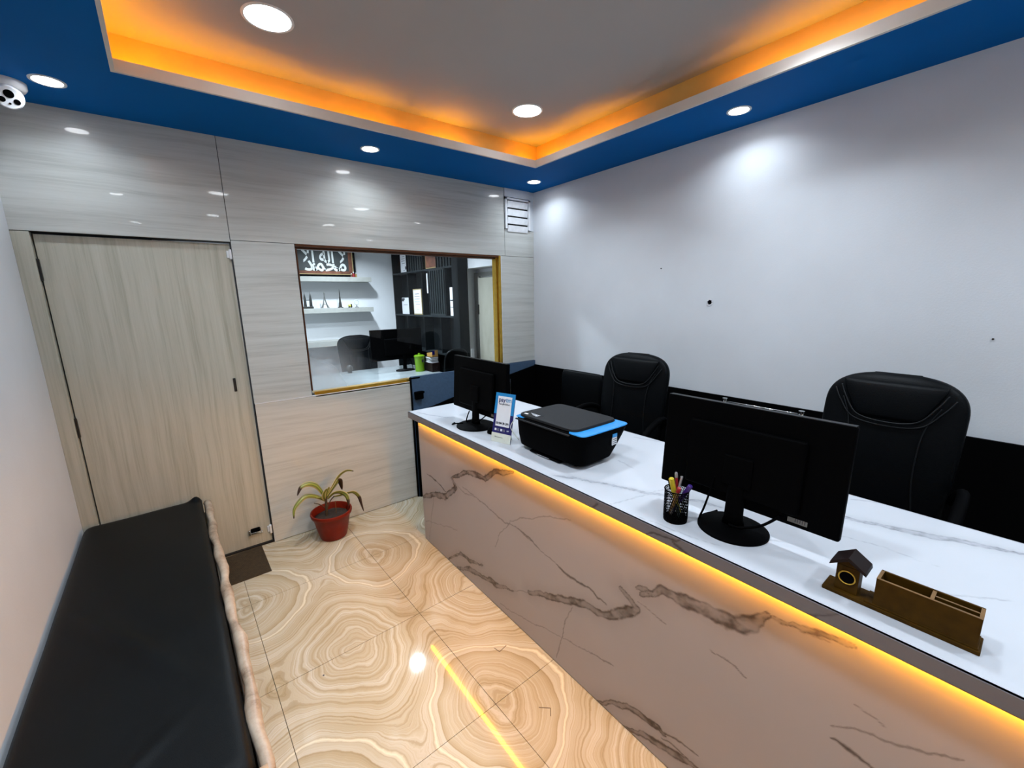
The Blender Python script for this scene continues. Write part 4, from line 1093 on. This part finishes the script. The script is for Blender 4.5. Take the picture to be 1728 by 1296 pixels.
link('spire', loft(BM(), [((0,0,.17), .006), ((0,0,.205), .007), ((0,0,.222), .002)], 8), M_fig2, f)
f = empty('tower_figurine', at(-1.015), 0, 'tall thin dark needle tower figurine, third on the middle wall shelf', 'figurine')
link('plinth', loft(BM(), [((0,0,0), .040), ((0,0,.010), .036), ((0,0,.014), .024)], 16), M_fig, f)
link('shaft', loft(BM(), [((0,0,.014), .022), ((0,0,.08), .016), ((0,0,.08), .013), ((0,0,.15), .010), ((0,0,.15), .007), ((0,0,.21), .005), ((0,0,.262), .001)], 9), M_fig, f)
f = empty('toy_vehicle', at(-.880), 0, 'tiny yellow toy with a dark front on the middle wall shelf', 'toy')
M_yt = pm('pale_yellow', (.55,.52,.10), .4)
link('body', box(-.026, .010, -.018, .018, .010, .042), M_yt, f, bevel=.006); link('cab', box(.008, .026, -.016, .016, .012, .048), M_fig, f, bevel=.004)
for x in (-.015, .015): link('wheel', cyl(BM(), (x, -.018, .010), .010, .036, 12, 'y'), M_fig, f)
f = empty('trophy', at(-.785), 0, 'small pale glass trophy at the right end of the middle wall shelf', 'trophy')
M_gl2 = pm('pale_glass', (.55,.58,.56), .1, coat=.5)
link('base', loft(BM(), [((0,0,0), .026), ((0,0,.008), .024), ((0,0,.012), .006), ((0,0,.040), .005)], 16), M_fig2, f)
rb = BM(); tube(rb, [(.030*math.cos(a*2*PI/24), 0, .073+.034*math.sin(a*2*PI/24)) for a in range(24)], .007, 8, closed=True); link('glass_ring', rb, M_gl2, f, smooth=True)
for x, h, r, m_, lab in ((-.865, .055, .012, M_copper, 'tiny clear perfume bottle nearest the large picture'), (-.835, .078, .015, M_red, 'tiny dark red perfume bottle on the top wall shelf'), (-.800, .070, .011, M_tan, 'tiny amber perfume bottle at the end of the top wall shelf')):
    f = empty('perfume_bottle', (x+.04, 3.04, 2.05), 0, lab, 'bottle', 'perfume bottles on the top wall shelf')
    link('bottle_body', loft(BM(), [((0,0,0), r), ((0,0,h*.6), r), ((0,0,h*.7), r*.4), ((0,0,h*.75), r*.4)], 12), m_, f); link('bottle_cap', cyl(BM(), (0,0,h*.75), r*.5, h*.25, 10), M_white_pl, f)

# desk with things on it
M_desk = pm('grey_glossy_desk_top', (.26,.29,.30), .12, var=.15, scale=3.)
dk = empty('desk', (0,0,0), 0, 'grey glossy desk in the room behind the window', 'desk')
link('desk_top', box(-2.25, -.18, 1.62, 2.66, .722, .760), M_desk, dk, bevel=.003); link('modesty_panel', box(-2.2, -.25, 1.70, 1.72, .06, .722), M_shelf_dk, dk)
for x in (-2.21, -.24): link('leg_panel', box(x-.02, x+.02, 1.72, 2.6, 0, .722), M_shelf_dk, dk)
dm = empty('large_display', (-.505, 2.20, .7605), 0, 'large black display seen from behind on the desk in the back room', 'monitor')
link('case', box(-.425, .30, -.012, .016, .160, .575), M_black, dm, bevel=.006); link('rear_housing', box(-.25, .15, -.040, -.011, .22, .45), M_black, dm, bevel=.012)
link('neck', box(-.0, .05, -.03, .0, .014, .3), M_black, dm, bevel=.006); link('base', sloft(BM(), [(.03,-.01,0,.13,.10,2.2), (.03,-.01,.010,.13,.10,2.2), (.03,-.01,.014,.10,.08,2.2)], 36), M_black, dm)
link('cable', tube(BM(), smooth_path([(.07,-.02,.20), (.11,-.05,.10), (.12,-.06,.007), (.06,-.12,.007)]), .005, 6), M_black, dm, smooth=True)
office_chair((-.89, 2.80, 0), math.radians(90), 1.235, 'black chair behind the desk in the back room, left of the large display', hw=.27, arms=False)
ch2 = office_chair((-.42, .95, 0), math.radians(-90), 1.165, 'black visitor chair in the back room beside the books, with a white paper on it', hw=.15, arms=False)
ch2.scale = (.8, 1, 1)
tag(link('paper_sheet', box(-.225, -.185, .860, .864, 1.00, 1.14), M_paper), 'narrow white sheet hanging on the black visitor chair of the back room', 'paper')
gc = empty('lime_canister', (-.355, 1.98, .760), 0, 'lime green lidded canister on the desk in the back room', 'canister')
link('body', loft(BM(), [((0,0,.001), .062), ((0,0,.06), .060), ((0,0,.19), .068), ((0,0,.20), .070)], 28), M_green, gc, smooth=True).modifiers.new('e', 'EDGE_SPLIT').split_angle = .9
link('lid', loft(BM(), [((0,0,.20), .073), ((0,0,.212), .073), ((0,0,.222), .055), ((0,0,.225), .018), ((0,0,.245), .014)], 28), M_green, gc)
link('emblem', box(.0, .030, -.0715, -.064, .13, .165), M_fig, gc)
du = empty('drawer_unit', (-.225, 1.86, .760), 0, 'dark brown low box under the stacked books on the back room desk', 'box')
link('body', box(-.055, .060, -.10, .16, 0, .120), M_wood_roof, du, bevel=.003); link('knob', cyl(BM(), (.02, -.112, .06), .008, .012, 12, 'y'), M_chrome, du)
zz = .880
for i, (w_, th, m_, lab) in enumerate(((.105, .022, M_paper, 'bottom pale book of the small stack on the brown box'), (.112, .016, M_fig, 'thin black book second from the bottom of the small stack'), (.100, .020, M_shelf_w, 'off-white book in the middle of the small stack'), (.118, .020, M_fig, 'black book on top of the small stack'))):
    b_ = empty('book', (-.220, 1.88, zz), math.radians((3,-4,2,-2)[i]), lab, 'book', 'stacked books in the back room')
    link('pages', box(-w_/2+.003, w_/2-.003, -.076, .076, .002, th-.002), M_paper, b_); cv = BM(); bx(cv, -w_/2, w_/2, -.08, .08, 0, .002); bx(cv, -w_/2, w_/2, -.08, .08, th-.002, th); bx(cv, w_/2-.003, w_/2, -.08, .08, 0, th); link('cover', cv, m_, b_)
    zz += th
bo_ = empty('small_carton', (-.215, 1.87, zz), math.radians(8), 'small open brown carton on top of the stacked books', 'box')
link('body', box(-.045, .045, -.06, .06, 0, .050), M_tan, bo_, bevel=.002); link('flap', box(.0, .048, -.062, -.058, .0, .085), M_tan, bo_); link('blue_print', box(-.043, -.002, -.0615, -.0595, .030, .080), M_navy, bo_)
bl = empty('small_dark_object', (-1.13, 2.52, .760), 0, 'small dark rounded object on the left of the back room desk', 'desk object')  # generic dark rounded shape on a small foot
link('foot', cyl(BM(), (0,0,0), .03, .01, 16), M_fig, bl); link('body', sloft(BM(), [(0,0,.01,.02,.02,2), (0,0,.03,.04,.03,2), (0,0,.07,.045,.035,2), (0,0,.10,.03,.025,2), (0,0,.11,.01,.01,2)], 20), M_fig, bl, smooth=True)
